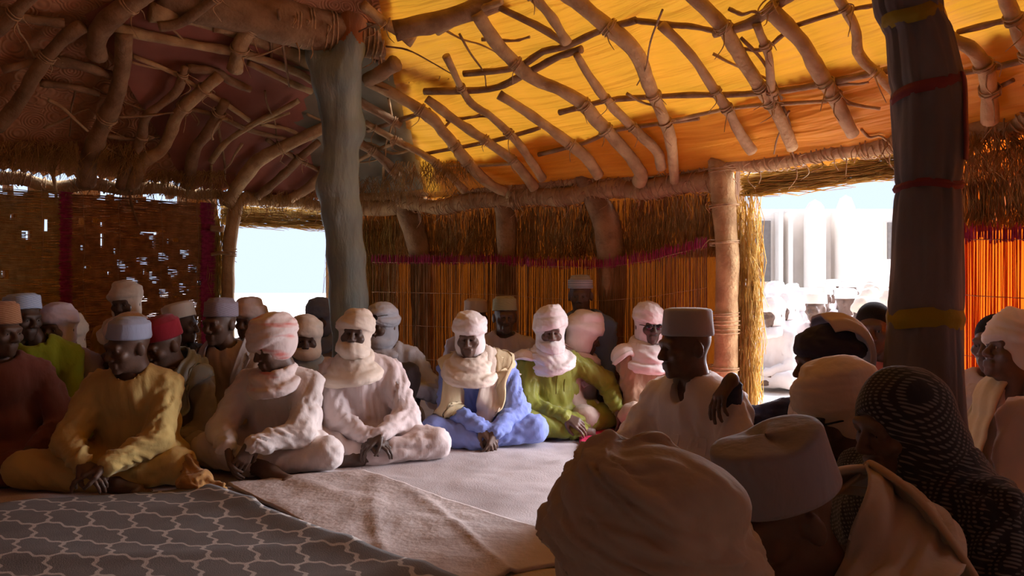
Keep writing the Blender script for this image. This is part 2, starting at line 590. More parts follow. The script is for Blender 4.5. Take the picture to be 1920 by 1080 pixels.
def cap_geo(t, n=40):
    """round embroidered cap: lathe with a soft top edge and sunken crown"""
    h = t.get('h', .085); fl = t.get('flare', 0.0); r0 = .089 * t.get('w', 1.0)
    prof = [(r0 - .006, .004), (r0 - .006, -.002), (r0, -.003), (r0 + .002, .006), (r0 + fl * .4, h * .45), (r0 + fl, h - .008), (r0 + fl - .004, h),
            (r0 + fl - .014, h + .002), (r0 * .72, h + t.get('dome', .012)), (r0 * .3, h + t.get('dome', .012) * 1.2), (0.001, h + t.get('dome', .012) * 1.2)]
    V = []; Q = []
    for (r, z) in prof:
        for k in range(n):
            a = 2 * math.pi * k / n
            dent = t.get('dent', 0.0) * math.exp(-((abs(math.sin(a)) / .45) ** 2)) if z > h * .9 else 0
            V.append((r * math.cos(a), r * 1.17 * math.sin(a) + .016, z - dent * (1 if r > .01 else .7)))
    m = len(prof)
    for i in range(m - 1):
        for k in range(n):
            q = (k + 1) % n
            Q.append((i * n + k, i * n + q, (i + 1) * n + q, (i + 1) * n + k))
    V = np.array(V)
    V += (vnoise(V * 22, t.get('seed', 3)) * .0022)[:, None] * np.array((1, 1, .6))
    return V, Q

def ribbon_geo(path, width, prims, off=.012, folds=5, amp=.010, seed=0, nu=44, nw=18, thick=.008, taper=(1, 1), hug=False, up_hint=None):
    """a folded length of cloth lying on what is below it"""
    pts = catmull(path, 12)
    s = np.concatenate([[0], np.cumsum(np.linalg.norm(np.diff(pts, axis=0), axis=1))]); L = s[-1]; s /= L
    u = np.linspace(0, 1, nu)
    C = np.stack([np.interp(u, s, pts[:, i]) for i in range(3)], 1)
    T = np.gradient(C, axis=0); T /= np.maximum(np.linalg.norm(T, axis=1, keepdims=True), 1e-9)
    Nn = sdf_grad(prims, C, .02) if up_hint is None else np.tile(nrm(up_hint), (nu, 1))
    for _ in range(4):
        Nn[1:-1] = (Nn[:-2] + 2 * Nn[1:-1] + Nn[2:]); Nn /= np.maximum(np.linalg.norm(Nn, axis=1, keepdims=True), 1e-9)
    W = np.cross(T, Nn); W /= np.maximum(np.linalg.norm(W, axis=1, keepdims=True), 1e-9)
    v = np.linspace(-1, 1, nw)
    wu = width * .5 * (taper[0] + (taper[1] - taper[0]) * u)
    V = C[:, None, :] + (v[None, :, None] * wu[:, None, None]) * W[:, None, :]
    V = V.reshape(-1, 3)
    g = Nn.repeat(nw, 0)
    for _ in range(3):
        d = sdf_at(prims, V); gr = sdf_grad(prims, V)
        V = V + gr * ((off - d) if hug else np.maximum(off - d, 0))[:, None]
    vv = np.tile(v, nu); uu = np.repeat(u, nw)
    ph = np.stack([vv * folds * .55, uu * L * 2.2, np.full(len(vv), seed * 1.7)], 1)
    fo = ridged(vnoise(ph, seed)) * .7 + .3 * np.sin(vv * folds * 2 + 2 * vnoise(ph * .6 + 5, seed))
    V = V + g * (fo * amp + amp * .6)[:, None]
    V2 = V - g * thick
    n = nu * nw
    Q = []
    for i in range(nu - 1):
        for j in range(nw - 1):
            a, b, c, d = i * nw + j, i * nw + j + 1, (i + 1) * nw + j + 1, (i + 1) * nw + j
            Q.append((a, b, c, d)); Q.append((n + d, n + c, n + b, n + a))
    edge = [(i * nw, (i + 1) * nw) for i in range(nu - 1)] + [((i + 1) * nw + nw - 1, i * nw + nw - 1) for i in range(nu - 1)]
    edge += [(j + 1, j) for j in range(nw - 1)] + [((nu - 1) * nw + j, (nu - 1) * nw + j + 1) for j in range(nw - 1)]
    for a, b in edge: Q.append((a, b, n + b, n + a))
    return np.vstack([V, V2]), Q

LOD = {'hi': dict(h=.0059, hand=.0051, body=.034, robe=.0118, tur=.0068, tr=.0145),
       'mid': dict(h=.0082, hand=.0080, body=.042, robe=.0175, tur=.0105, tr=.021),
       'low': dict(h=.012, hand=.009, body=.05, robe=.03, tur=.018, tr=.036),
       'fg': dict(h=.0060, hand=.0048, body=.035, robe=.0125, tur=.0055, tr=.024)}
NPERSON = [0]

def build_person(s, parent_loc=None):
    NPERSON[0] += 1
    seed = s.get('seed', NPERSON[0] * 13)
    lod = LOD[s.get('lod', 'mid')]
    px, d = s['px'], s['d']
    loc = ((px - 960) * d / F, d, 0) if parent_loc is None else parent_loc
    root = empty('person', loc, math.radians(s.get('rot', 0)))
    tag(root, s['label'], 'person', s.get('group'))
    lean = math.radians(s.get('lean', 14)); sway = s.get('sway', 0.0)
    ztop = CAMH - (s['ytop'] - HOR) * d / F if 'ytop' in s else s.get('ztop', .83)
    hg = s.get('head', {})
    Hm = rot('z', s.get('hyaw', 0)) @ rot('x', s.get('hpitch', 5)) @ rot('y', s.get('hroll', 0))
    toph = {'cap': .055 + hg.get('h', .085), 'turban': max(.052 + .108 * hg.get('tall', 1) * hg.get('size', 1), .073 + .05 * (1 + hg.get('tall', 1)) * hg.get('size', 1)), 'none': .12, 'shawl': .135}[hg.get('kind', 'none')]
    topv = (Hm @ np.array((0, .01, toph)))[2]
    vs_ = .16 * math.cos(lean * .4) + .18 * math.cos(lean * .9) + .13 * math.cos(lean)
    hv = .135 * math.cos(lean * .7)
    tl = (ztop - .11 - hv - topv) / vs_
    lift = 0.0
    if tl > 1.12: lift = (tl - 1.12) * vs_; tl = 1.12
    tl = max(tl, .5 if s.get('lod') == 'fg' else .82)
    pel = np.array((0, .02, .11 + lift))
    sw = np.array((sway, 0, 0))
    waist = pel + .16 * tl * up(lean * .4) + sw * .3
    chest = waist + .18 * tl * up(lean * .9) + sw * .4
    neckb = chest + .13 * tl * up(lean) + sw * .3
    Rc = rot('x', math.degrees(lean))
    headc = neckb + .135 * up(lean * .7) + np.array((0, -.012, 0))
    if 'hoff' in s: headc = headc + np.array(s['hoff'])
    shw = s.get('shw', .165)
    S = {k: chest + .055 * tl * up(lean) + np.array((k * shw, 0.0, 0)) + sw * .2 for k in (-1, 1)}
    hands = s.get('hands', {-1: (-.05, -.27, .15), 1: (.06, -.29, .16)})
    E, Wr = {}, {}
    for k in (-1, 1):
        pole = s.get('pole', {}).get(k, (k * .8, .35, -.6))
        E[k], Wr[k] = ik(S[k], np.array(hands[k], float), .275, .255, pole)
    legs = s.get('legs', {})
    hip = {k: pel + np.array((k * .095, -.03, -.01)) for k in (-1, 1)}
    knee = {k: np.array(legs.get(('k', k), (k * .29, -.2, .115)), float) for k in (-1, 1)}
    ank = {-1: np.array(legs.get(('a', -1), (.10, -.31, .06)), float), 1: np.array(legs.get(('a', 1), (-.10, -.25, .055)), float)}
    if 'hx' in s:          # stand the figure so that its head is where the photo has it
        a = math.radians(s.get('rot', 0)); hx = headc[0] * math.cos(a) - headc[1] * math.sin(a); hy = headc[0] * math.sin(a) + headc[1] * math.cos(a)
        root.location = ((s['hx'] - 960) * d / F - hx, d - hy, 0)
    # --- body: one mesh
    skin = SKIN if NPERSON[0] % 3 else SKIN2
    mb = MB()
    core = [cap(pel, waist, .10, .09), cap(waist, chest, .09, .09), cap(chest, neckb, .085, .05), cap(neckb, headc, .05, .045)]
    for k in (-1, 1):
        core += [cap(chest + .05 * up(lean), S[k], .055, .045), cap(S[k], E[k], .044, .038), cap(E[k], Wr[k], .038, .026),
                 cap(hip[k], knee[k], .07, .05), cap(knee[k], ank[k], .05, .035)]
    V, Q = sdf_mesh(core, lod['body'], .03)
    V[:, 2] = np.maximum(V[:, 2], .012)
    mb.add(V, Q)
    V, Q = head_mesh(lod['h'], s.get('face', NPERSON[0] % 5))
    mb.add(V @ Hm.T + headc, Q)
    hd = s.get('hdir', {}); hn = s.get('hpalm', {}); curl = s.get('curl', {})
    for k in (-1, 1):
        if s.get('nohands'): break
        fdir = np.array(hd.get(k, nrm(nrm(Wr[k] - E[k]) + np.array((0, -.1, -.25)))))
        pal = np.array(hn.get(k, (-k * .6, .15, -.75)))
        V, Q = sdf_mesh(hand_prims(Wr[k], E[k], fdir, pal, curl.get(k, .45), side=s.get('thumb', {}).get(k, k)), lod['hand'], .006)
        V[:, 2] = np.maximum(V[:, 2], .008)
        mb.add(V, Q)
    feet = s.get('feet', {})
    for k, fd in feet.items():
        V, Q = sdf_mesh(foot_prims(ank[k], fd, knee[k]), .005, .01)
        V[:, 2] = np.maximum(V[:, 2], .008)
        mb.add(V, Q)
    body = mb.build('body', s.get('skin', skin), root)
    if s.get('eyes', hg.get('glasses') is None):
        for k in (-1, 1):
            V, Q = uv_sphere(.0105, 12, 8)
            eo = obj('eye', V, Q, EYEW, body)
            eo.data.materials.append(EYEI)
            for pl in eo.data.polygons:
                c = pl.center
                if c.y < -.0078: pl.material_index = 1
            M = Matrix((Hm @ np.eye(3)).tolist()).to_4x4()
            M.translation = Vector((Hm @ np.array((k * .031, -.0800, .002)) + headc).tolist())
            eo.matrix_local = M
    # --- tunic
    rm = s['robe']
    lo = s.get('loose', 1.0)
    tp = [ell(chest + np.array((0, .005, .01)), (.188 * lo, .132 * lo, .17 * tl), R=Rc, famp=.009),
          ell(waist, (.19 * lo, .145 * lo, .19), R=rot('x', math.degrees(lean) * .6), famp=.012),
          ell(pel + np.array((0, .02, .0)), (.225 * lo, .185, .15 + lift * .7), famp=.009),
          cap(neckb + np.array((-.02, .012, -.035)), S[-1] + np.array((.02, 0, .0)), .06, .066, famp=.004), cap(neckb + np.array((.02, .012, -.035)), S[1] - np.array((.02, 0, .0)), .06, .066, famp=.004)]
    if lift > .05: tp.append(cap((0, .02, .05), pel, .22, .19))
    sl = s.get('sleeve', 1.0)
    for k in (-1, 1):
        f = nrm(Wr[k] - E[k])
        we = Wr[k] - f * s.get('cuff', .015)
        tp += [cap(S[k], E[k], .073 * lo, .066 * sl, famp=.011, ft=11), cap(E[k], we, .064 * sl, .046 * sl, famp=.011, ft=14)]
    if s.get('lap', True):
        tp.append(ell((0, -.13, .12), (.2, .15, .055), famp=.009))
        for k in (-1, 1): tp.append(cap(hip[k] + np.array((0, 0, .02)), hip[k] * .4 + knee[k] * .6 + np.array((0, 0, .012)), .115, .10, famp=.009, ft=7))
    sub = [cap(neckb + np.array((0, -.01, -.01)), headc, .062, .07, op='s', k=.012)]
    if s.get('vneck'): sub.append(ell(neckb + np.array((0, -.085, -.03)), (.035, .06, .055), op='s', k=.01))
    V, Q = sdf_mesh(tp + sub, lod['robe'], .03)
    V = add_folds(V, Q, tp, .008, seed)
    V[:, 2] = np.maximum(V[:, 2], .006)
    tunic = obj('tunic', V, Q, rm, root)
    # --- trousers
    trp = []
    for k in (-1, 1):
        trp += [cap(hip[k], knee[k], .112, .086, famp=.009, ft=8), cap(knee[k], ank[k] + (knee[k] - ank[k]) * s.get('hem', .22), .088, .062, famp=.009, ft=10)]
    V, Q = sdf_mesh(trp, lod['tr'], .025)
    V = add_folds(V, Q, trp, .009, seed + 3)
    V[:, 2] = np.maximum(V[:, 2], .006)
    obj('trousers', V, Q, s.get('trousers', rm), root)
    allp = tp + trp
    bvh = None
    for (nm, x0, x1, z0, z1, m) in s.get('patch', []):
        if bvh is None: bvh = BVHTree.FromPolygons([Vector(v) for v in np.asarray(tunic_v(tunic)).tolist()], [list(p.vertices) for p in tunic.data.polygons])
        patch(nm, bvh, x0, x1, z0, z1, m or rm, tunic)
    # --- headgear, given in the head frame
    def hl(V): return np.asarray(V) @ Hm.T + headc
    kind = hg.get('kind', 'none')
    if kind == 'cap':
        V, Q = cap_geo(dict(hg, seed=seed))
        Rt = rot('x', hg.get('tilt', -6)) @ rot('y', hg.get('ctilt', 0))
        obj('cap', hl(V @ Rt.T + np.array((0, 0, hg.get('z', .05)))), Q, hg['mat'], root)
    if kind == 'turban':
        t = dict(hg); t.setdefault('seed', seed)
        tb = turban_prims(t)
        V, Q = sdf_mesh(tb, lod['tur'], .012)
        V = add_folds(V, Q, tb, .0035, seed + 5)
        tob = obj('turban', hl(V), Q, hg['mat'], root)
        for q_, (tx, ty, zz_, ww_) in enumerate(hg.get('rwraps', [])):     # broad lengths wound over the top
            Rw = rot('y', tx) @ rot('x', ty); z_ = hg.get('size', 1.0)
            pa = [Rw @ np.array((.118 * z_ * math.cos(a_), .13 * z_ * math.sin(a_), 0)) + np.array((0, .02, zz_)) for a_ in np.linspace(0, 2 * math.pi, 15)]
            V, Q = ribbon_geo(pa, ww_, tb, .004, 7, .011, seed + q_, nu=110, nw=24, thick=.006)
            obj('wrap', hl(V), Q, hg['mat'], tob)
    if hg.get('cowl', 0):
        t = dict(hg); t.setdefault('seed', seed)
        cp = cowl_prims(t)
        V, Q = sdf_mesh(cp, lod['tur'] * 1.35, .012)
        V = add_folds(V, Q, cp, .006, seed + 6)
        obj('neck_scarf', V @ (rot('z', s.get('hyaw', 0) * .5)).T + headc, Q, hg.get('cmat', hg.get('mat')), root)
    if kind == 'none':
        V, Q = sdf_mesh([ell((0, .02, .04), (.079, .097, .088)), ell((0, -.115, -.02), (.08, .07, .075), op='s', k=.01), cap((-.2, .0, -.06), (.2, .0, -.06), .085, .085, op='s', k=.01)], lod['h'], .01)
        obj('hair', hl(V), Q, HAIR, root)
    if kind == 'shawl':
        hp = [ell((0, .02, .025), (.098, .118, .112), famp=.003), ell((0, .035, -.07), (.105, .12, .13), famp=.005), ell((0, -.12, -.04), (.068, .085, .095), op='s', k=.014)]
        V, Q = sdf_mesh(hp, lod['tur'], .02)
        V = add_folds(V, Q, hp, .004, seed + 5)
        V = hl(V)
        dr = [ell(neckb + np.array((0, .02, -.02)), (.16, .135, .14), famp=.010), ell(chest + np.array((0, .01, -.02)), (.245, .19, .2), famp=.012)]
        for k in (-1, 1): dr.append(cap(S[k] + np.array((0, 0, .02)), E[k], .095, .105, famp=.013))
        V2, Q2 = sdf_mesh(dr + [cap(neckb + np.array((0, -.05, .06)), headc + np.array((0, -.12, 0)), .05, .09, op='s', k=.02)], lod['robe'], .03)
        V2 = add_folds(V2, Q2, dr, .012, seed + 8)
        sb = MB().add(V, Q).add(V2, Q2)
        obj('head_shawl', sb.verts(), sb.f, hg['mat'], root)
    if hg.get('glasses'):
        gz = .003 if hg['glasses'] == 'on' else .072
        gy = -.098 if hg['glasses'] == 'on' else -.112
        gb = MB()
        for k in (-1, 1):
            V, Q = uv_sphere(1, 16, 10)
            gb.add(np.array(V) * np.array((.027, .006, .0195)) + np.array((k * .032, gy, gz)), Q)
            V, Q = tube_geo([(k * .057, gy + .004, gz + .008), (k * .078, gy + .05, gz + .01), (k * .08, .0, gz + .006)], .0028, 6)
            gb.add(V, Q)
        V, Q = tube_geo([(-.012, gy - .004, gz + .006), (0, gy - .007, gz + .009), (.012, gy - .004, gz + .006)], .003, 6)
        gb.add(V, Q)
        obj('sunglasses', hl(gb.verts()), gb.f, LENS, root)
    if s.get('veil_back'):
        hp_ = [ell((0, .02, .03), (.10, .122, .122)), cap((0, .03, -.05), (0, .05, -.2), .085, .12)]
        V, Q = ribbon_geo([(.0, -.01, .15), (.0, .06, .15), (.0, .125, .10), (.0, .145, .0), (.0, .14, -.10), (.0, .17, -.2)], .26, hp_, .022, 6, .010, seed, nu=44, nw=22, hug=True)
        obj('head_scarf', hl(V), Q, s['veil_back'], root)
    for sc in s.get('scarf', []):
        V, Q = ribbon_geo(sc['path'], sc['w'], allp, sc.get('off', .012), sc.get('folds', 5), sc.get('amp', .010), seed + 11, nu=sc.get('nu', 40), nw=sc.get('nw', 16), taper=sc.get('taper', (1, 1)))
        obj('scarf', V, Q, sc['mat'], root)
    return root

def tunic_v(o):
    a = np.zeros(len(o.data.vertices) * 3); o.data.vertices.foreach_get('co', a)
    return a.reshape(-1, 3)

def patch(name, bvh, x0, x1, z0, z1, m, parent, n=8):
    nx = 3 if abs(x1 - x0) < .06 else n
    nz = max(4, int(abs(z1 - z0) / .014))
    G = np.zeros((nz, nx, 3))
    for i in range(nz):
        for j in range(nx):
            x = x0 + (x1 - x0) * j / (nx - 1); z = z0 + (z1 - z0) * i / (nz - 1)
            h = bvh.ray_cast(Vector((x, -1, z)), Vector((0, 1, 0)))
            G[i, j] = h[0] if h[0] is not None else (x, -.15, z)
    V = np.vstack([(G + np.array((0, -.004, 0))).reshape(-1, 3), (G + np.array((0, .004, 0))).reshape(-1, 3)])
    k = nz * nx; Q = []
    for i in range(nz - 1):
        for j in range(nx - 1):
            Q.append((i * nx + j, i * nx + j + 1, (i + 1) * nx + j + 1, (i + 1) * nx + j))
    ed = [(j, j + 1) for j in range(nx - 1)] + [((nz - 1) * nx + j + 1, (nz - 1) * nx + j) for j in range(nx - 1)]
    ed += [((i + 1) * nx, i * nx) for i in range(nz - 1)] + [(i * nx + nx - 1, (i + 1) * nx + nx - 1) for i in range(nz - 1)]
    for a, b in ed: Q.append((b, a, k + a, k + b))
    return obj(name, V, Q, m, parent, smooth=False)

def uv_sphere(r, nu=16, nv=10):
    V = [(0, 0, r)]
    for i in range(1, nv):
        t = math.pi * i / nv
        for j in range(nu):
            a = 2 * math.pi * j / nu
            V.append((r * math.sin(t) * math.cos(a), r * math.sin(t) * math.sin(a), r * math.cos(t)))
    V.append((0, 0, -r))
    Q = [(0, 1 + j, 1 + (j + 1) % nu) for j in range(nu)]
    for i in range(nv - 2):
        for j in range(nu):
            a = 1 + i * nu + j; b = 1 + i * nu + (j + 1) % nu
            Q.append((a, a + nu, b + nu, b))
    e = len(V) - 1; o = 1 + (nv - 2) * nu
    Q += [(o + j, e, o + (j + 1) % nu) for j in range(nu)]
    return np.array(V), Q

# ------------------------------------------------------------------ the hut: footprint, roof height
FOOT = [(-3.5, 5.1), (-2.99, 5.5), (-2.31, 6.0), (-1.6, 6.6), (-1.14, 6.65), (-.27, 6.2), (.68, 5.6), (1.36, 5.0), (2.03, 3.95), (2.33, 3.4),
        (2.7, 2.4), (2.75, 1.0), (2.4, -0.6), (1.3, -1.5), (-1, -1.8), (-2.8, -1.4), (-4, -0.3), (-4.5, 1.5), (-4.4, 3.2), (-4.05, 4.4)]
LOOP = catmull(FOOT, 12, closed=True)
LA, LB = LOOP, np.roll(LOOP, -1, 0)
ARC = np.concatenate([[0], np.cumsum(np.linalg.norm(LB - LA, axis=1))])
def wall_dist(x, y):
    p = np.stack([np.asarray(x, float).ravel(), np.asarray(y, float).ravel()], 1)
    best = np.full(len(p), 99.0); ins = np.zeros(len(p), bool)
    for a, b in zip(LA, LB):
        e = b - a; t = np.clip(((p - a) @ e) / (e @ e), 0, 1)
        best = np.minimum(best, np.hypot(*(p - a - t[:, None] * e).T))
        c = (a[1] > p[:, 1]) != (b[1] > p[:, 1])
        with np.errstate(divide='ignore', invalid='ignore'):
            xi = a[0] + (p[:, 1] - a[1]) / (b[1] - a[1]) * e[0]
        ins ^= c & (p[:, 0] < xi)
    return np.where(ins, best, -best).reshape(np.shape(x))
ZE = 1.70
gx = np.arange(-5.2, 3.6, .05); gy = np.arange(-2.6, 7.4, .05)
DG = wall_dist(*np.meshgrid(gx, gy, indexing='ij'))
for _ in range(6):
    DG[1:-1, 1:-1] = (DG[1:-1, 1:-1] * 4 + DG[:-2, 1:-1] + DG[2:, 1:-1] + DG[1:-1, :-2] + DG[1:-1, 2:]) / 8
def dist_at(x, y):
    fx = np.clip((np.asarray(x, float) - gx[0]) / .05, 0, len(gx) - 1.001); fy = np.clip((np.asarray(y, float) - gy[0]) / .05, 0, len(gy) - 1.001)
    i = fx.astype(int); j = fy.astype(int); u = fx - i; v = fy - j
    return DG[i, j] * (1 - u) * (1 - v) + DG[i + 1, j] * u * (1 - v) + DG[i, j + 1] * (1 - u) * v + DG[i + 1, j + 1] * u * v
def roof_z(x, y):
    return ZE + .80 * 2.6 * np.tanh(dist_at(x, y) / 2.6)
def wall_hit(px):
    """plan point of the wall seen in pixel column px, and its arc length"""
    dx = (px - 960) / F
    for i in range(len(LA)):
        a, b = LA[i], LB[i]
        fa, fb = a[0] - dx * a[1], b[0] - dx * b[1]
        if fa * fb <= 0 and a[1] > 0.5:
            t = fa / (fa - fb) if fa != fb else 0
            s = ARC[i] + t * np.linalg.norm(b - a)
            return a + (b - a) * t, (s - ARC[-1] if s > ARC[-1] * .6 else s)
def arc_pt(s):
    s = s % ARC[-1]
    i = min(np.searchsorted(ARC, s, 'right') - 1, len(LA) - 1)
    t = (s - ARC[i]) / max(ARC[i + 1] - ARC[i], 1e-9)
    e = LB[i] - LA[i]; e = e / np.linalg.norm(e)
    return LA[i] + (LB[i] - LA[i]) * t, e, np.array((e[1], -e[0])) * 1.0
def inward(s): return arc_pt(s)[2]
def wpt(s, z, off=0.0):
    p, e, n = arc_pt(s)
    return np.array((p[0] + n[0] * off, p[1] + n[1] * off, z))
def on_roof(px, py, off):
    dx, dz = (px - 960) / F, -(py - HOR) / F
    Y = np.arange(1.3, 7.2, .01)
    g = CAMH + dz * Y - (roof_z(dx * Y, Y) - off)
    inside = dist_at(dx * Y, Y) > .04
    k = np.argwhere((g > 0) | ~inside)
    y = Y[k[0][0]] if len(k) else Y[-1]
    return np.array((dx * y, y, CAMH + dz * y))

# ------------------------------------------------------------------ materials of the hut
WOOD = mat('weathered_pole', (0.60, 0.40, 0.19), rough=.85, col2=(.38, .23, .105), scale=9, stretch=(1, 1, 1), bump=.6, bscale=45, bdist=.012)
WOOD_D = mat('dark_pole', (0.38, 0.23, 0.115), rough=.85, col2=(.22, .125, .06), scale=9, bump=.6, bscale=45, bdist=.012)
WOOD_L = mat('pale_pole', (0.55, 0.36, 0.18), rough=.8, col2=(.38, .23, .11), scale=9, bump=.5, bscale=45, bdist=.01)
GREYW = mat('grey_green_trunk', (0.34, 0.42, 0.40), rough=.7, col2=(.20, .26, .25), scale=5, stretch=(1.5, 1.5, .45), bump=.5, bscale=22, bdist=.02)
ROPE = mat('bark_lashing', (0.48, 0.31, 0.16), rough=.9, var=.25, scale=30, bump=.3)
STRAW = mat('straw', (0.60, 0.36, 0.12), rough=.75, col2=(.40, .21, .07), scale=14, bump=0, translucent=.25)
STRAW_LIT = mat('golden_lit_straw', (0.72, 0.50, 0.16), rough=.7, col2=(.55, .35, .09), scale=14, bump=0, translucent=.5)  # brighter copy of the straw, with the doorway light put into its colour
REED = mat('reed', (0.58, 0.32, 0.13), rough=.65, col2=(.32, .16, .065), scale=30, stretch=(1, 1, .2), bump=0, translucent=.45)
REED_R = mat('red_brown_reed', (0.50, 0.20, 0.06), rough=.65, col2=(.30, .10, .035), scale=30, stretch=(1, 1, .2), bump=0, translucent=.6, tcol=(.95, .28, .06))
REED_H = mat('olive_reed', (0.58, 0.40, 0.15), rough=.7, col2=(.34, .22, .08), scale=20, bump=0, translucent=.3)
REED_H2 = mat('russet_reed', (0.66, 0.33, 0.14), rough=.7, col2=(.38, .17, .075), scale=20, bump=0, translucent=.4)
PINK = mat('pink_dyed_reed', (0.62, 0.07, 0.20), rough=.7, col2=(.40, .035, .12), scale=40, bump=0, translucent=.35)
THREAD = mat('mat_thread', (0.50, 0.32, 0.18), rough=.9, bump=0)
BACK = mat('packed_straw', (0.20, 0.11, 0.045), rough=.95, col2=(.08, .042, .02), scale=60, stretch=(1, 1, .15), bump=.9, bscale=120, bdist=.02, translucent=.22, tcol=(.75, .36, .09))
SAND = mat('sand', (0.74, 0.66, 0.58), rough=.95, var=.08, scale=3, bump=.4, bscale=40)

# ------------------------------------------------------------------ ground
g = obj('floor', [(-40, -12, -.02), (40, -12, -.02), (40, 60, -.02), (-40, 60, -.02)], [(0, 1, 2, 3)], SAND, smooth=False)
tag(g, 'pale sandy ground under the mats and outside the hut', kind='structure')

def cloth_sheet(name, corners, nu, nv, disp, m, z0, thick=.006, kind=None):
    A, B, C, D = [np.array(c, float) for c in corners]
    u = np.linspace(0, 1, nu)[:, None, None]; v = np.linspace(0, 1, nv)[None, :, None]
    G = (A * (1 - u) * (1 - v) + B * u * (1 - v) + C * u * v + D * (1 - u) * v)
    z = z0 + disp(G[..., 0], G[..., 1], np.broadcast_to(u[..., 0], G.shape[:2]), np.broadcast_to(v[..., 0], G.shape[:2]))
    V = np.concatenate([G, z[..., None]], -1).reshape(-1, 3)
    W = V.copy(); W[:, 2] = np.maximum(W[:, 2] - thick, z0 - thick)
    n = nu * nv
    i, j = np.meshgrid(np.arange(nu - 1), np.arange(nv - 1), indexing='ij')
    a = (i * nv + j).ravel()
    Q = np.stack([a, a + nv, a + nv + 1, a + 1], 1)
    Q2 = Q[:, ::-1] + n
    ed = [(k * nv, (k + 1) * nv) for k in range(nu - 1)] + [((k + 1) * nv + nv - 1, k * nv + nv - 1) for k in range(nu - 1)]
    ed += [(k + 1, k) for k in range(nv - 1)] + [((nu - 1) * nv + k, (nu - 1) * nv + k + 1) for k in range(nv - 1)]
    E = np.array([(b, a_, n + a_, n + b) for a_, b in ed])
    if np.cross((B - A), (D - A)) < 0:
        Q, Q2, E = Q[:, ::-1], Q2[:, ::-1], E[:, ::-1]
    return obj(name, np.vstack([V, W]), np.concatenate([Q, Q2, E]), m)

def creases(x, y, seed, dirs, amp, freq, width):
    z = 0
    for i, a in enumerate(dirs):
        t = math.radians(a); s = x * math.cos(t) + y * math.sin(t); w = -x * math.sin(t) + y * math.cos(t)
        c = np.stack([s * freq, w * freq * .22, np.full(np.shape(s), i * 3.1)], -1)
        n = np.abs(vnoise(c + .3 * vnoise(c * 1.3 + 4, seed)[..., None], seed + i))
        z = z + amp * np.exp(-(n / width) ** 2) * np.clip(.5 + vnoise(c * .35 + 11, seed + 7), 0, 1)
    return z
# beige ground mat
MATB = mat('beige_weave', (0.56, 0.50, 0.50), rough=.9, col2=(.45, .395, .395), scale=2.5, bump=.4, bscale=130, bdist=.006)
def d_mat(x, y, u, v):
    return creases(x, y, 3, (70, 95, 120), .022, 2.2, .16) + .006 * vnoise(np.stack([x * 5, y * 5, x * 0], -1), 4) + .003 * vnoise(np.stack([x * 16, y * 16, x * 0], -1), 5)
o = cloth_sheet('ground_mat', [(-2.9, 1.2), (1.5, .6), (1.7, 4.4), (-2.2, 5.2)], 150, 150, d_mat, MATB, .010, .012)
tag(o, 'large creased beige woven mat spread over the floor before the seated men', 'mat')
# second pale mat, embossed, in the middle
MATC = mat('embossed_cream', (0.57, 0.49, 0.465), rough=.9, col2=(.46, .39, .37), scale=6, bump=.6, bscale=38, bdist=.008)
def d_mat2(x, y, u, v):
    return .012 + creases(x, y, 9, (20, 60), .014, 3.0, .14) + .004 * vnoise(np.stack([x * 14, y * 14, x * 0], -1), 4)
o = cloth_sheet('embossed_mat', [(-1.35, 3.55), (-.25, 2.3), (.35, 2.65), (-.75, 3.75)], 90, 70, d_mat2, MATC, .030, .012)
tag(o, 'cream mat with embossed scribble pattern lying beside the grey lattice rug', 'mat')
# red rug behind the man in green
MATR = mat('crimson_rug', (0.50, 0.02, 0.07), rough=.95, var=.3, scale=30, bump=.6, bscale=150)
o = cloth_sheet('red_rug', [(.35, 3.75), (1.5, 3.4), (1.5, 4.55), (.45, 5.1)], 50, 50, lambda x, y, u, v: .006 * vnoise(np.stack([x * 8, y * 8, x * 0], -1), 4), MATR, .034, .010)
tag(o, 'crimson rug patch on the floor below the man in brown', 'rug')
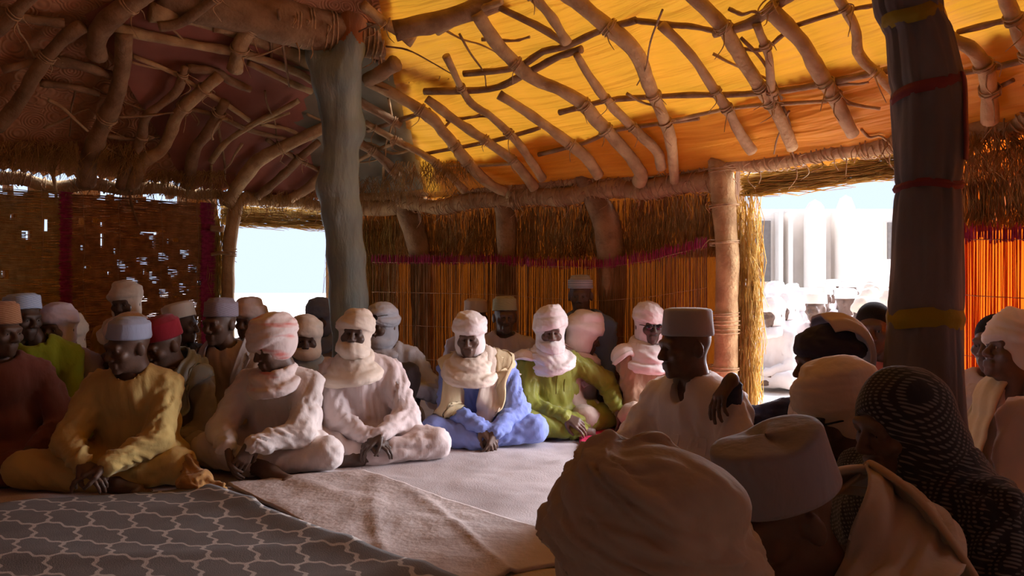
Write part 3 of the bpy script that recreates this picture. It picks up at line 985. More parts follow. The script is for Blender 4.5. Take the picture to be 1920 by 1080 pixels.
# grey lattice rug
def rug_mat():
    m = bpy.data.materials.new('grey_lattice_rug'); m.use_nodes = True
    N, L = m.node_tree.nodes, m.node_tree.links
    b = N['Principled BSDF']; b.inputs['Roughness'].default_value = .95; b.inputs['Specular IOR Level'].default_value = .1
    tc = N.new('ShaderNodeTexCoord'); sp = N.new('ShaderNodeSeparateXYZ'); L.new(tc.outputs['Object'], sp.inputs[0])
    def M(op, a, b_=None, c=None):
        n = N.new('ShaderNodeMath'); n.operation = op
        for k, q in enumerate((a, b_, c)):
            if q is None: continue
            if isinstance(q, (int, float)): n.inputs[k].default_value = q
            else: L.new(q, n.inputs[k])
        return n.outputs[0]
    x, y = sp.outputs[0], sp.outputs[1]
    U = M('DIVIDE', M('ADD', M('MULTIPLY', x, .97), M('MULTIPLY', y, .24)), .165)
    Vv = M('DIVIDE', M('ADD', M('MULTIPLY', y, 1.0), M('MULTIPLY', x, .06)), .15)
    S_ = lambda q, f, a: M('MULTIPLY', M('SINE', M('MULTIPLY', q, f * math.pi)), a)
    du = M('ABSOLUTE', M('SUBTRACT', M('FRACT', M('ADD', U, M('ADD', S_(Vv, 2, .11), S_(Vv, 6, .035)))), .5))
    dv = M('ABSOLUTE', M('SUBTRACT', M('FRACT', M('ADD', Vv, M('ADD', S_(U, 2, .11), S_(U, 6, .035)))), .5))
    cross = M('MULTIPLY', M('MULTIPLY', du, dv), 9.0)          # lines swell where they meet
    dist = M('MINIMUM', du, dv)
    dist = M('SUBTRACT', dist, M('MAXIMUM', M('SUBTRACT', .03, cross), 0.0))
    line = N.new('ShaderNodeMapRange'); L.new(dist, line.inputs[0])
    line.inputs[1].default_value = .035; line.inputs[2].default_value = .06; line.inputs[3].default_value = 1; line.inputs[4].default_value = 0
    ns = N.new('ShaderNodeTexNoise'); ns.inputs['Scale'].default_value = 9; ns.inputs['Detail'].default_value = 5; L.new(tc.outputs['Object'], ns.inputs[0])
    g1 = N.new('ShaderNodeMix'); g1.data_type = 'RGBA'; L.new(ns.outputs[0], g1.inputs[0])
    g1.inputs[6].default_value = (.125, .122, .125, 1); g1.inputs[7].default_value = (.21, .20, .195, 1)
    g2 = N.new('ShaderNodeMix'); g2.data_type = 'RGBA'; L.new(line.outputs[0], g2.inputs[0]); L.new(g1.outputs[2], g2.inputs[6])
    g2.inputs[7].default_value = (.47, .44, .41, 1)
    L.new(g2.outputs[2], b.inputs['Base Color'])
    n3 = N.new('ShaderNodeTexNoise'); n3.inputs['Scale'].default_value = 260; L.new(tc.outputs['Object'], n3.inputs[0])
    bp = N.new('ShaderNodeBump'); bp.inputs['Strength'].default_value = .4; bp.inputs['Distance'].default_value = .004
    L.new(n3.outputs[0], bp.inputs['Height']); L.new(bp.outputs[0], b.inputs['Normal'])
    return m
def d_rug(x, y, u, v):
    e = np.exp(-((v) / .05) ** 2) * .02
    return .010 + e + creases(x, y, 21, (140, 100), .012, 2.0, .2)
o = cloth_sheet('lattice_rug', [(-1.40, 3.42), (.2, 2.02), (-1.4, .7), (-3.3, 2.85)], 100, 100, d_rug, rug_mat(), .036, .012)
tag(o, 'grey rug with a white lattice pattern in the foreground', 'rug')

# ------------------------------------------------------------------ walls
S_of = lambda px: wall_hit(px)[1]
def wall_mesh(name, s0, s1, z0, z1, m, thick=.10, holes=None, ds=.05, dz=.05, label=None, off=-.10):
    ns = max(2, int(abs(s1 - s0) / ds) + 1); nz = max(2, int(abs(z1 - z0) / dz) + 1)
    V = []
    for layer in (0, 1):
        for i in range(ns):
            s = s0 + (s1 - s0) * i / (ns - 1)
            p, e, _ = arc_pt(s); n = inward(s)
            for j in range(nz):
                z = z0 + (z1 - z0) * j / (nz - 1)
                w = off - layer * thick + (.012 * math.sin(17 * s + 9 * z) + .012 * math.sin(31 * s - 13 * z)) * (1 - layer)
                V.append((p[0] + n[0] * w, p[1] + n[1] * w, z))
    Q = []; k = ns * nz; keep = np.ones((ns - 1, nz - 1), bool)
    if holes is not None:
        for i in range(ns - 1):
            for j in range(nz - 1):
                s = s0 + (s1 - s0) * (i + .5) / (ns - 1); z = z0 + (z1 - z0) * (j + .5) / (nz - 1)
                if holes(s, z): keep[i, j] = False
    for i in range(ns - 1):
        for j in range(nz - 1):
            if not keep[i, j]: continue
            a = i * nz + j
            Q.append((a, a + nz, a + nz + 1, a + 1)); Q.append((k + a + 1, k + a + nz + 1, k + a + nz, k + a))
            for (di, dj, p, q) in ((-1, 0, a, a + 1), (1, 0, a + nz + 1, a + nz), (0, -1, a + nz, a), (0, 1, a + 1, a + nz + 1)):
                ii, jj = i + di, j + dj
                if not (0 <= ii < ns - 1 and 0 <= jj < nz - 1) or not keep[ii, jj]:
                    Q.append((p, q, k + q, k + p))
    o = obj(name, V, Q, m, smooth=False)
    tag(o, label, kind='structure')
    return o

def straw_on_wall(parent, px0, px1, z0, z1, n, m, r=.0026, off=.0, slant=.10, name='straw', lenv=.35, seed=1, spread=.05, lump=True):
    g = np.random.default_rng(seed)
    s0, s1 = S_of(px0), S_of(px1)
    s = g.uniform(s0, s1, n); zt = g.uniform(z0, z1 + lenv * .2, n); L = g.uniform(.5, 1.0, n) * lenv
    A = np.array([wpt(a, min(b, z1), off + g.uniform(-.02, spread)) for a, b in zip(s, zt)])
    B = np.array([wpt(a + g.normal(0, slant) * l, max(b - l, z0 - .04), off + g.uniform(-.02, spread)) for a, b, l in zip(s, zt, L)])
    V, Q = strand_geo(A, B, g.uniform(.6, 1.3, n) * r, bend=.05, seed=seed)
    o = obj(name, V, Q, m, parent); o['kind'] = 'stuff'
    return o

sL0 = S_of(-250); sL1 = S_of(414)                     # left wall, up to the far doorway
sD0, sD1 = S_of(440), S_of(622)                       # far doorway
sB0, sB1 = S_of(622), S_of(1362)                      # back wall
sR0 = S_of(1706); sEnd = S_of(2500)
_gh = np.random.default_rng(5)
HOLES = [(S_of(_gh.uniform(10, 400)), _gh.uniform(.75, 1.45), _gh.uniform(.006, .010), _gh.uniform(.012, .03)) for _ in range(26)]
HOLES += [(S_of(285), 1.37, .07, .012), (S_of(195), 1.30, .012, .05), (S_of(292), 1.30, .012, .06), (S_of(88), 1.40, .014, .05), (S_of(52), 1.32, .012, .04)]
GAPS = [(S_of(5), S_of(58)), (S_of(95), S_of(112)), (S_of(184), S_of(236)), (S_of(262), S_of(345))]
_sg0, _sg1 = S_of(215), S_of(405)
def holes_left(s, z):
    if z > 1.60: return any(a < s < b for a, b in GAPS) and math.sin(s * 61) + math.sin(s * 23 + z * 40) > -.9
    if _sg0 < s < _sg1 and .45 < z < 1.25 and math.sin(s * 37 + z * 21) + math.sin(z * 43 - s * 11) > .75: return True
    return any(abs(s - a) < w and abs(z - b) < h for a, b, w, h in HOLES)
wall_left = wall_mesh('wall_left', sL0, sL1, 0, 1.69, BACK, holes=holes_left, ds=.022, dz=.022, label='straw wall behind the horizontal reed mats')
wall_back = wall_mesh('wall_back', sB0, sB1, 0, 1.78, BACK, label='straw wall between the two doorways')
_gh2 = np.random.default_rng(8)
HR = [(S_of(_gh2.uniform(1800, 1925)), _gh2.uniform(1.28, 1.55), .008, _gh2.uniform(.012, .035)) for _ in range(22)]
BACK_T = mat('thin_straw', (0.30, 0.16, 0.06), rough=.95, col2=(.14, .07, .03), scale=60, stretch=(1, 1, .15), bump=0, translucent=.45, tcol=(.85, .36, .08))
wall_right = wall_mesh('wall_right', sR0, sEnd, 0, 1.78, BACK_T, ds=.022, dz=.022, holes=lambda s, z: any(abs(s - a) < w and abs(z - b) < h for a, b, w, h in HR), label='straw wall right of the bright doorway')
sRearGapA = ARC[-1] * .645; sRearGapB = ARC[-1] * .655  # narrow gap added in the unseen rear wall to let fill light in
wall_front = wall_mesh('wall_front', sEnd, sRearGapA, 0, 1.78, BACK, ds=.1, dz=.2, label='straw wall behind the viewer')
wall_side = wall_mesh('wall_side', sRearGapB, ARC[-1] + sL0, 0, 1.78, BACK, ds=.1, dz=.2, label='straw wall at the near left side')

# thatch above the mats
straw_on_wall(wall_back, 640, 1345, 1.20, 1.60, 5200, STRAW, off=-.08, seed=3, name='thatch_straw')
straw_on_wall(wall_back, 622, 735, .3, 1.55, 1800, STRAW_LIT, off=-.08, seed=4, lenv=.5, name='thatch_straw')
straw_on_wall(wall_right, 1700, 2000, 1.28, 1.62, 1300, STRAW, off=-.08, seed=5, name='thatch_straw', lenv=.4)
straw_on_wall(wall_left, 375, 418, .1, 1.5, 1100, STRAW_LIT, off=-.05, seed=6, lenv=.5, name='thatch_straw')

# lintels: bundles of golden straw over the doorways, door light put into their colour
def lintel(parent, px0, px1, z0, z1, n, seed, thick=.12, off=-.10):
    g = np.random.default_rng(seed)
    s0, s1 = S_of(px0), S_of(px1)
    s = g.uniform(s0 - .08, s1 + .05, n); z = g.uniform(z0, z1, n); L = g.uniform(.15, .5, n)
    A = np.array([wpt(np.clip(a - l / 2, s0 - .05, s1 + .05), b, off + g.uniform(-thick, thick * .5)) for a, b, l in zip(s, z, L)])
    B = np.array([wpt(np.clip(a + l / 2, s0 - .05, s1 + .05), b + g.normal(0, .016), off + g.uniform(-thick, thick * .5)) for a, b, l in zip(s, z, L)])
    V, Q = strand_geo(A, B, g.uniform(.6, 1.4, n) * .0032, bend=.04, seed=seed)
    o = obj('lintel_straw', V, Q, STRAW_LIT, parent); o['kind'] = 'stuff'
lintel(wall_back, 436, 624, 1.46, 1.62, 700, 11, .05)
lintel(wall_back, 1385, 1712, 1.56, 1.70, 1000, 12, .05)
# straw along the jambs of the right doorway
g = np.random.default_rng(14)
for (pa, pb, n, nm) in ((1364, 1404, 900, 'jamb_straw'), (410, 424, 260, 'jamb_straw')):
    s = g.uniform(S_of(pa), S_of(pb), n); z = g.uniform(.1, 1.6, n); L = g.uniform(.2, .6, n)
    A = np.array([wpt(a, b, -.10 + g.uniform(-.06, .08)) for a, b in zip(s, z)])
    B = np.array([wpt(a + g.normal(0, .02), max(b - l, .0), -.10 + g.uniform(-.06, .08)) for a, b, l in zip(s, z, L)])
    V, Q = strand_geo(A, B, g.uniform(.6, 1.3, n) * .003, bend=.05, seed=n)
    o = obj(nm, V, Q, STRAW_LIT, wall_back if pa > 1000 else wall_left); o['kind'] = 'stuff'

# wall plate: the long pole on top of the wall, with hanging bark ties
def pole(name, pts, r0, r1, m, parent, rough=.12, sides=10, n=6, seed=0):
    P = catmull(pts, n)
    t = np.linspace(0, 1, len(P))
    R = r0 + (r1 - r0) * t
    R = R * (1 + .10 * vnoise(np.stack([t * 9, t * 0 + seed, t * 0], 1), seed))
    V, Q = tube_geo(P, R, sides, rough, seed)
    return obj(name, V, Q, m, parent)

def coil_geo(c, t, r, turns=2.5, wr=.0045, seed=0, pitch=.013, ends=True):
    g = np.random.default_rng(seed)
    t = nrm(t); a = np.array((0, 0, 1.0)) if abs(t[2]) < .9 else np.array((1.0, 0, 0))
    u = nrm(np.cross(t, a)); w = np.cross(t, u)
    th = np.linspace(0, 2 * math.pi * turns, int(14 * turns))
    q = (r + wr * .6) * (1 + .05 * np.sin(3 * th + seed))
    P = np.array(c) + np.cos(th)[:, None] * u * q[:, None] + np.sin(th)[:, None] * w * q[:, None] + t * ((th / (2 * math.pi) - turns / 2) * pitch + .006 * np.sin(th * .7 + seed))[:, None]
    mb = MB(); mb.add(*tube_geo(P, wr, 5))
    if ends:
        for k in range(2):
            b = P[0 if k else -1]; dv = nrm(np.array(b) - c) * g.uniform(.01, .03)
            L = g.uniform(.03, .10)
            mb.add(*tube_geo(catmull([b, b + dv + np.array((g.normal(0, .015), g.normal(0, .015), -L * .4)), b + dv * 1.5 + np.array((g.normal(0, .03), g.normal(0, .03), -L))], 4), np.linspace(wr, wr * .5, 9), 5))
    return mb

def plate(px0, px1, z, r, seed, parent, name='wall_plate', off=.02):
    s0, s1 = S_of(px0), S_of(px1)
    sm = np.linspace(s0, s1, 9)
    g = np.random.default_rng(seed)
    pts = [wpt(a, z + g.normal(0, .012), off + g.normal(0, .012)) for a in sm]
    o = pole(name, pts, r * 1.1, r * .9, WOOD, parent, .14, 12, 6, seed)
    P = catmull(pts, 6)
    L = abs(s1 - s0)
    for k in range(int(L / .085)):
        f = (k + .5 + g.uniform(-.35, .35)) / (L / .085)
        i = min(int(f * (len(P) - 1)), len(P) - 2)
        mb = coil_geo(P[i], P[i + 1] - P[i], r * g.uniform(1.0, 1.25), g.choice([1.2, 1.6, 2.2]), .004, k + seed, .03)
        mb.build('tie', ROPE, o)
    return o
plate(414, 640, 1.66, .05, 31, wall_back)
plate(640, 1000, 1.655, .065, 32, wall_back)
plate(960, 1372, 1.665, .07, 33, wall_back)
plate(1340, 1720, 1.735, .055, 34, wall_back)
plate(1690, 2050, 1.72, .06, 35, wall_right)
plate(660, 1365, 1.755, .04, 36, wall_back, off=.03)
plate(-120, 414, 1.70, .045, 37, wall_left, off=-.03)

# posts standing in the back wall
def post(pts, w0, w1, m, parent, off=.05, seed=0, name='wall_post'):
    P = []
    for (px, py) in pts:
        q, s = wall_hit(px)
        d = q[1] - off
        P.append(P3(px, py, d))
    d = P[0][1]
    return pole(name, P, w0 * d / F / 2, w1 * d / F / 2, m, parent, .10, 12, 6, seed)
post([(735, 325), (762, 390), (786, 470), (792, 560), (795, 700)], 44, 40, WOOD_D, wall_back, -.03, 41)
post([(926, 350), (945, 390), (950, 470), (950, 560), (950, 715)], 34, 40, WOOD_D, wall_back, -.02, 42)
post([(1095, 322), (1120, 380), (1143, 440), (1146, 560), (1146, 760)], 46, 52, WOOD_D, wall_back, -.01, 43)
dp = post([(1350, 295), (1358, 400), (1364, 500), (1362, 600), (1360, 800)], 42, 44, WOOD, wall_back, .06, 44, 'door_post')
d0 = dp.data.vertices[0].co.y
for k, py in enumerate((318, 385, 455, 590, 605, 620, 690)):
    mb = coil_geo(P3(1358, py, wall_hit(1358)[0][1] - .06), (0, 0, 1), .092, 2.2, .0045, 60 + k, .016); mb.build('tie', ROPE, dp)
lp = post([(446, 372), (434, 430), (428, 500), (428, 560), (430, 720)], 26, 20, WOOD_L, wall_left, .02, 45, 'door_post')
for k, py in enumerate((470, 478)):
    coil_geo(P3(431, py, wall_hit(430)[0][1] - .02), (0, 0, 1), .05, 2.2, .0045, 70 + k).build('tie', ROPE, lp)
pole('jamb_pole', [P3(396, 477, 5.85), P3(415, 474, 5.85), P3(432, 476, 5.8)], .014, .014, WOOD_L, wall_left, seed=2)
pole('jamb_pole', [P3(396, 428, 5.85), P3(418, 430, 5.85)], .025, .022, WOOD_L, wall_left, seed=3)

# ------------------------------------------------------------------ reed mats hung on the walls
def vertical_mat(label, px0, px1, ztop, m, seed, pitch=.0066, r=.0034, off=.03, bands=(.28, .52, .76, .98), cat='reed mat'):
    g = np.random.default_rng(seed)
    s0, s1 = S_of(px0), S_of(px1); n = int(abs(s1 - s0) / pitch)
    root = empty('reed_mat', wpt((s0 + s1) / 2, 0, off)); base = np.array(root.location)
    tag(root, label, cat)
    f = (np.arange(n) + .5) / n; s = s0 + (s1 - s0) * f
    zt = np.array([ztop(q) for q in f]) + g.normal(0, .008, n)
    wob = .02 * np.sin(f * 23) + .012 * np.sin(f * 61 + 2)
    A = np.array([wpt(a, .0, off + w) for a, w in zip(s, wob)]); B = np.array([wpt(a + g.normal(0, .004), z, off + w * .5 + g.normal(0, .002)) for a, z, w in zip(s, zt, wob)])
    keep = g.uniform(0, 1, n) > .015
    V, Q = strand_geo(A[keep] - base, B[keep] - base, g.uniform(.75, 1.2, n)[keep] * r, bend=.004, seed=seed, taper=.2)
    o = obj('reeds', V, Q, m, root); o['kind'] = 'stuff'
    # dyed top edge
    A2 = B - (B - A) * (.06 / np.maximum(B[:, 2:3], .3)); C = B + np.array([(0, 0, max(g.normal(.004, .008), -.002)) for _ in range(n)])
    inw = np.array([np.append(inward(a), 0) for a in s]) * .004
    V, Q = strand_geo(A2 + inw - base, C + inw - base, np.full(n, r * 1.5), bend=.01, seed=seed + 1)
    o = obj('dyed_edge', V, Q, PINK, root); o['kind'] = 'stuff'
    for k, b in enumerate(bands):
        pts = [wpt(s0 + (s1 - s0) * q, (ztop(q) - .03) * b if b < .95 else ztop(q) - .055, off + .006 + .02 * math.sin(q * 23) * .6 + .012 * math.sin(q * 61 + 2) * .6) - base for q in np.linspace(0, 1, 70)]
        V, Q = tube_geo(pts, .0022, 4)
        obj('binding_thread', V, Q, THREAD, root)
    return root
zb = lambda q: float(np.interp(q, (0, .2, .42, .55, .72, .85, 1), (1.215, 1.205, 1.20, 1.165, 1.15, 1.195, 1.285)))
vertical_mat('brown reed mat with pink top edge lining the back wall between the doorways', 708, 1342, zb, REED, 21, off=.10)
zr_ = lambda q: float(np.interp(q, (0, .3, 1), (1.27, 1.25, 1.22)))
vertical_mat('red-orange reed mat with pink top edge right of the wrapped post', 1730, 2150, zr_, REED_R, 22)

def horizontal_mat(label, px0, px1, z0, z1, m, seed, off=.02, pitch=.0062, r=.0033, edge=None, miss=()):
    g = np.random.default_rng(seed)
    s0, s1 = S_of(px0), S_of(px1)
    n = int((z1 - z0) / pitch); L = s1 - s0
    root = empty('reed_mat', wpt((s0 + s1) / 2, 0, off)); base = np.array(root.location)
    tag(root, label, 'reed mat')
    nseg = max(4, int(abs(L) / .045))
    A, B = [], []
    for i in range(n):
        z = z0 + (i + .5) * pitch + g.normal(0, .0012)
        ph = g.uniform(0, 6)
        for k in range(nseg):
            a, b = s0 + L * k / nseg - .004, s0 + L * (k + 1) / nseg + .004
            if any(abs((a + b) / 2 - hs) < w + .012 and abs(z - hz) < h for hs, hz, w, h in miss) and g.uniform() < .85: continue
            zz = lambda q: z + .006 * math.sin(q * 5 + z * 3) + .0025 * math.sin(q * 23 + ph)
            A.append(wpt(a, zz(a), off + .012 * math.sin(z * 9 + a * 2))); B.append(wpt(b, zz(b), off + .012 * math.sin(z * 9 + b * 2)))
    V, Q = strand_geo(np.array(A) - base, np.array(B) - base, g.uniform(.75, 1.2, len(A)) * r, seed=seed, segs=1, taper=0)
    o = obj('reeds', V, Q, m, root); o['kind'] = 'stuff'
    for k in range(max(2, int(abs(L) / .22))):
        s = s0 + L * (k + .5) / max(2, int(abs(L) / .22)) + g.normal(0, .015)
        pts = [wpt(s + .006 * math.sin(z * 11), z, off + .008 + .012 * math.sin(z * 9 + s * 2)) - base for z in np.linspace(z0, z1, 24)]
        obj('binding_thread', *tube_geo(pts, .0022, 4), THREAD, root)
    for (e0, e1) in (edge or []):
        A, B = [], []
        for i in range(int(n * 1.3)):
            z = z0 + (z1 - z0) * (i + .5) / (n * 1.3)
            a = S_of(e0) + g.normal(0, .006); b = S_of(e1) + g.normal(0, .006)
            A.append(wpt(a, z, off + .007 + .012 * math.sin(z * 9 + a * 2))); B.append(wpt(b, z + g.normal(0, .002), off + .007 + .012 * math.sin(z * 9 + b * 2)))
        V, Q = strand_geo(np.array(A) - base, np.array(B) - base, np.full(len(A), r * 1.2), seed=seed + 3, segs=1)
        o = obj('dyed_edge', V, Q, PINK, root); o['kind'] = 'stuff'
    return root
horizontal_mat('olive reed mat with crosswise reeds at the far left edge of the wall', -160, 132, .75, 1.635, REED_H, 51, .035, edge=[(112, 134)], miss=HOLES)
horizontal_mat('dark olive reed mat below the upper mat at the far left', -160, 118, .0, .80, REED_H, 52, .02)
horizontal_mat('russet reed mat with crosswise reeds left of the far doorway', 118, 402, .0, 1.62, REED_H2, 53, .015, pitch=.0043, edge=[(118, 128), (376, 400)], miss=HOLES)

# ------------------------------------------------------------------ roof: tarpaulins over a lashed pole frame
ceiling = empty('ceiling', (-.9, 2.5, 2.9)); tag(ceiling, 'pole roof of lashed branches under orange and brown sheets', kind='structure')
CB = np.array((-.9, 2.5, 2.9))
ORANGE = mat('orange_sheet', (0.80, 0.36, 0.035), rough=.6, col2=(.66, .26, .02), scale=1.6, bump=1.0, bscale=1.0, stretch=(1.1, 13, 1), translucent=.075, tcol=(.85, .40, .03), bdist=.05, coords='UV')
BROWN = mat('brown_embossed_sheet', (0.62, 0.31, 0.145), rough=.7, col2=(.46, .215, .10), scale=3, bump=.5, bscale=14, bdist=.03)
REDDISH = mat('red_brown_sheet', (0.44, 0.17, 0.11), rough=.75, col2=(.32, .12, .08), scale=3, bump=.3, bscale=14)
GREENISH = mat('grey_green_sheet', (0.28, 0.25, 0.17), rough=.8, col2=(.20, .18, .12), scale=3, bump=.3, bscale=14)
def swirl(m):
    N, L = m.node_tree.nodes, m.node_tree.links
    tc = N.new('ShaderNodeTexCoord'); vo = N.new('ShaderNodeTexVoronoi'); vo.inputs['Scale'].default_value = 9
    L.new(tc.outputs['Object'], vo.inputs['Vector'])
    mu = N.new('ShaderNodeMath'); mu.operation = 'MULTIPLY'; mu.inputs[1].default_value = 40; L.new(vo.outputs['Distance'], mu.inputs[0])
    si = N.new('ShaderNodeMath'); si.operation = 'SINE'; L.new(mu.outputs[0], si.inputs[0])
    bp = N.new('ShaderNodeBump'); bp.inputs['Strength'].default_value = .5; bp.inputs['Distance'].default_value = .008
    L.new(si.outputs[0], bp.inputs['Height']); L.new(bp.outputs[0], N['Principled BSDF'].inputs['Normal'])
swirl(BROWN)

def tarp(name, region, m, seed, lift=0.0, step=.042, amp=.030, label=None):
    xs = np.arange(-5.0, 3.3, step); ys = np.arange(-2.4, 7.2, step)
    X, Y = np.meshgrid(xs, ys, indexing='ij')
    D = dist_at(X, Y)
    ok = (D > -.03) & region(X, Y, D)
    ang = np.arctan2(X + .9, Y - 2.5) * 2.4
    c1 = np.stack([D * 9 + .8 * vnoise(np.stack([ang * 2, D, D * 0], -1), seed), ang * 1.5, D * 0], -1)
    c2 = np.stack([D * 4 + ang, ang * 6 - D * 3, D * 0 + 5], -1)
    Z = roof_z(X, Y) + lift + amp * (.8 * ridged(vnoise(c1, seed)) * (.5 + .5 * vnoise(c1 * .4 + 3, seed + 2)) + .5 * vnoise(c2 * .5, seed + 1)) - .02 * np.abs(np.sin(D * 7))
    idx = np.full(X.shape, -1); idx[ok] = np.arange(ok.sum())
    V = np.stack([X[ok], Y[ok], Z[ok]], 1) - CB
    a, b, c, d = idx[:-1, :-1], idx[1:, :-1], idx[1:, 1:], idx[:-1, 1:]
    q = np.stack([a, b, c, d], -1).reshape(-1, 4)
    q = q[(q >= 0).all(1)]
    return obj(name, V, q, m, ceiling, uv=np.stack([(ang * .9)[ok], D[ok]], 1))
wig = lambda Y: .10 * np.sin(Y * 5) + .05 * np.sin(Y * 13)
xo = lambda Y: np.interp(Y, (0, 4.4, 5.2, 5.8, 6.6), (-.9, -.75, -.80, -.72, -.62))
tarp('orange_sheet', lambda X, Y, D: (X > xo(Y) - .10) & (Y > 2.5), ORANGE, 3, step=.034, amp=.050)
tarp('orange_sheet', lambda X, Y, D: (X > xo(Y) + .05) & (Y > 2.5) & (D < .34 + .10 * np.sin(X * 3.1 + Y * 2.3) + .05 * np.sin(X * 9)), ORANGE, 13, .045, step=.034, amp=.035)  # second layer added along the eave to darken the sheet's lower band
tarp('grey_green_sheet', lambda X, Y, D: (X < xo(Y) + .02 + wig(Y) * .3) & (X > -1.75 + wig(Y)) & (Y > 5.0), GREENISH, 4, .035)
tarp('red_brown_sheet', lambda X, Y, D: (X < -1.5 + wig(Y)) & (X > -2.55) & (Y > 4.4), REDDISH, 5, .02)
tarp('brown_sheet', lambda X, Y, D: (((X < -2.2 + wig(Y)) | (Y < 5.1)) & (X < xo(Y) + .03)) | (Y < 2.6), BROWN, 6, .05)

# poles: each traced along the roof; (pixel polyline, start width, end width, wood)
RAF = [
 ([(272, -12), (218, 25), (187, 62), (180, 104)], 38, 34, 1), ([(233, 62), (229, 128), (214, 190), (187, 249), (167, 296), (161, 345)], 32, 30, 1),
 ([(155, 48), (105, 86), (58, 152), (31, 198), (-6, 240)], 24, 26, 1), ([(346, 126), (334, 167), (303, 195), (272, 222), (264, 264), (237, 311), (225, 350)], 15, 19, 1),
 ([(412, 142), (369, 179), (334, 214), (319, 253), (303, 280), (264, 307), (247, 348)], 22, 25, 0), ([(422, 190), (389, 249), (366, 280), (354, 330), (352, 348)], 20, 23, 1),
 ([(614, 235), (556, 264), (513, 284), (478, 307), (450, 342), (427, 380)], 20, 27, 0), ([(598, 266), (563, 296), (532, 327), (482, 370)], 15, 16, 1),
 ([(610, 320), (587, 346), (544, 373)], 20, 18, 2), ([(490, 40), (455, 74), (440, 130)], 24, 30, 0), ([(405, -4), (338, 43), (297, 50)], 18, 20, 1), ([(60, -8), (26, 26), (-8, 62)], 22, 24, 1),
 ([(680, 8), (711, 35), (740, 54), (776, 78)], 20, 22, 0), ([(688, 150), (750, 183), (804, 218), (836, 253), (882, 311), (917, 344), (950, 360)], 22, 20, 0),
 ([(668, 187), (723, 218), (752, 236)], 18, 14, 1), ([(684, 229), (740, 262), (790, 288), (830, 316), (872, 358)], 12, 15, 0), ([(668, 264), (711, 292), (746, 330)], 18, 18, 1),
 ([(800, 185), (858, 229), (917, 268), (967, 307), (1002, 352)], 17, 18, 0), ([(836, 105), (878, 187), (920, 218), (971, 268), (1018, 336)], 14, 16, 0),
 ([(936, 177), (987, 210), (1041, 249), (1095, 292), (1123, 330)], 18, 21, 0), ([(893, 24), (936, 86), (995, 144), (1049, 167), (1088, 191), (1119, 226), (1170, 280), (1201, 323), (1198, 342)], 24, 26, 0),
 ([(1080, 101), (1111, 152), (1150, 202), (1201, 253), (1232, 284), (1240, 314)], 14, 20, 0), ([(1068, -10), (1131, 43), (1189, 93), (1220, 167), (1247, 229), (1259, 272), (1265, 340)], 40, 18, 0),
 ([(998, -8), (1033, 31), (1064, 80)], 20, 18, 0), ([(1240, 46), (1297, 105), (1336, 163), (1367, 210), (1387, 249), (1410, 284)], 18, 20, 2),
 ([(1298, -8), (1356, 51), (1387, 105), (1433, 175), (1464, 226), (1486, 278)], 34, 20, 0), ([(1418, 45), (1441, 105), (1445, 156), (1449, 185)], 16, 16, 2),
 ([(1440, 12), (1503, 78), (1534, 132), (1562, 179), (1600, 252)], 30, 24, 2), ([(1570, -8), (1604, 54), (1612, 105), (1655, 148), (1682, 185), (1690, 240)], 20, 18, 0),
 ([(1752, -4), (1778, 66), (1824, 93), (1852, 144), (1856, 226)], 20, 30, 0), ([(1884, -8), (1914, 70), (1932, 112), (1950, 200)], 30, 26, 0),
]
PUR = [
 ([(210, 52), (292, 70), (373, 86), (440, 97), (500, 114), (556, 136), (600, 160)], 18, 16, 0), ([(90, 113), (156, 124), (208, 141)], 20, 18, 1), ([(249, 105), (323, 136), (389, 175), (428, 198), (467, 226)], 8, 10, 0),
 ([(350, 128), (404, 134), (432, 152), (470, 168)], 18, 14, 1), ([(74, 156), (130, 162), (186, 176)], 14, 12, 1), ([(194, 254), (249, 261), (300, 256)], 9, 8, 1), ([(396, 303), (423, 268), (474, 233), (528, 206), (560, 188)], 12, 10, 0),
 ([(466, 117), (528, 148), (584, 172)], 12, 12, 0), ([(489, 233), (530, 240), (566, 254)], 8, 8, 0), ([(4, 130), (60, 118), (96, 112)], 14, 16, 1), ([(0, 20), (60, 36), (120, 44)], 18, 20, 1), ([(520, 40), (480, 60), (400, 52)], 14, 16, 0),
 ([(936, 14), (1018, 54), (1060, 82)], 13, 14, 1), ([(796, 172), (917, 167), (975, 144), (1041, 109), (1090, 92)], 15, 13, 1), ([(870, 138), (963, 128), (1018, 97), (1064, 86), (1123, 58), (1192, 38)], 14, 12, 1),
 ([(1049, 211), (1131, 190), (1200, 183), (1300, 178), (1363, 178), (1450, 172), (1530, 160), (1672, 130)], 12, 12, 1), ([(1255, 228), (1379, 202), (1550, 190)], 9, 7, 0), ([(1010, 290), (1095, 268), (1150, 245), (1228, 233), (1310, 222)], 9, 8, 1),
 ([(812, 308), (890, 310), (975, 306)], 8, 7, 0), ([(798, 288), (925, 264), (1012, 240)], 8, 8, 1), ([(1190, 38), (1250, 46), (1297, 50), (1350, 60)], 12, 10, 1), ([(1488, 49), (1573, 23), (1640, 10)], 9, 8, 1), ([(1383, 90), (1430, 93), (1470, 64)], 7, 8, 1),
 ([(1796, 60), (1882, 39), (1940, 26)], 13, 12, 1), ([(1796, 138), (1860, 128), (1940, 108)], 13, 12, 1), ([(1900, 150), (1872, 164), (1840, 180)], 9, 7, 1), ([(1340, 62), (1400, 46), (1440, 22), (1480, -6)], 22, 20, 1), ([(820, 60), (880, 26), (940, 2)], 16, 14, 0),
 ([(1560, 180), (1600, 196), (1650, 204)], 9, 6, 0), ([(655, 312), (700, 285), (752, 262)], 9, 8, 0), ([(690, 245), (760, 222), (806, 206)], 9, 8, 1), ([(620, 330), (560, 300), (500, 262)], 9, 8, 1), ([(330, 200), (400, 215), (470, 245), (540, 262)], 9, 9, 1),
]
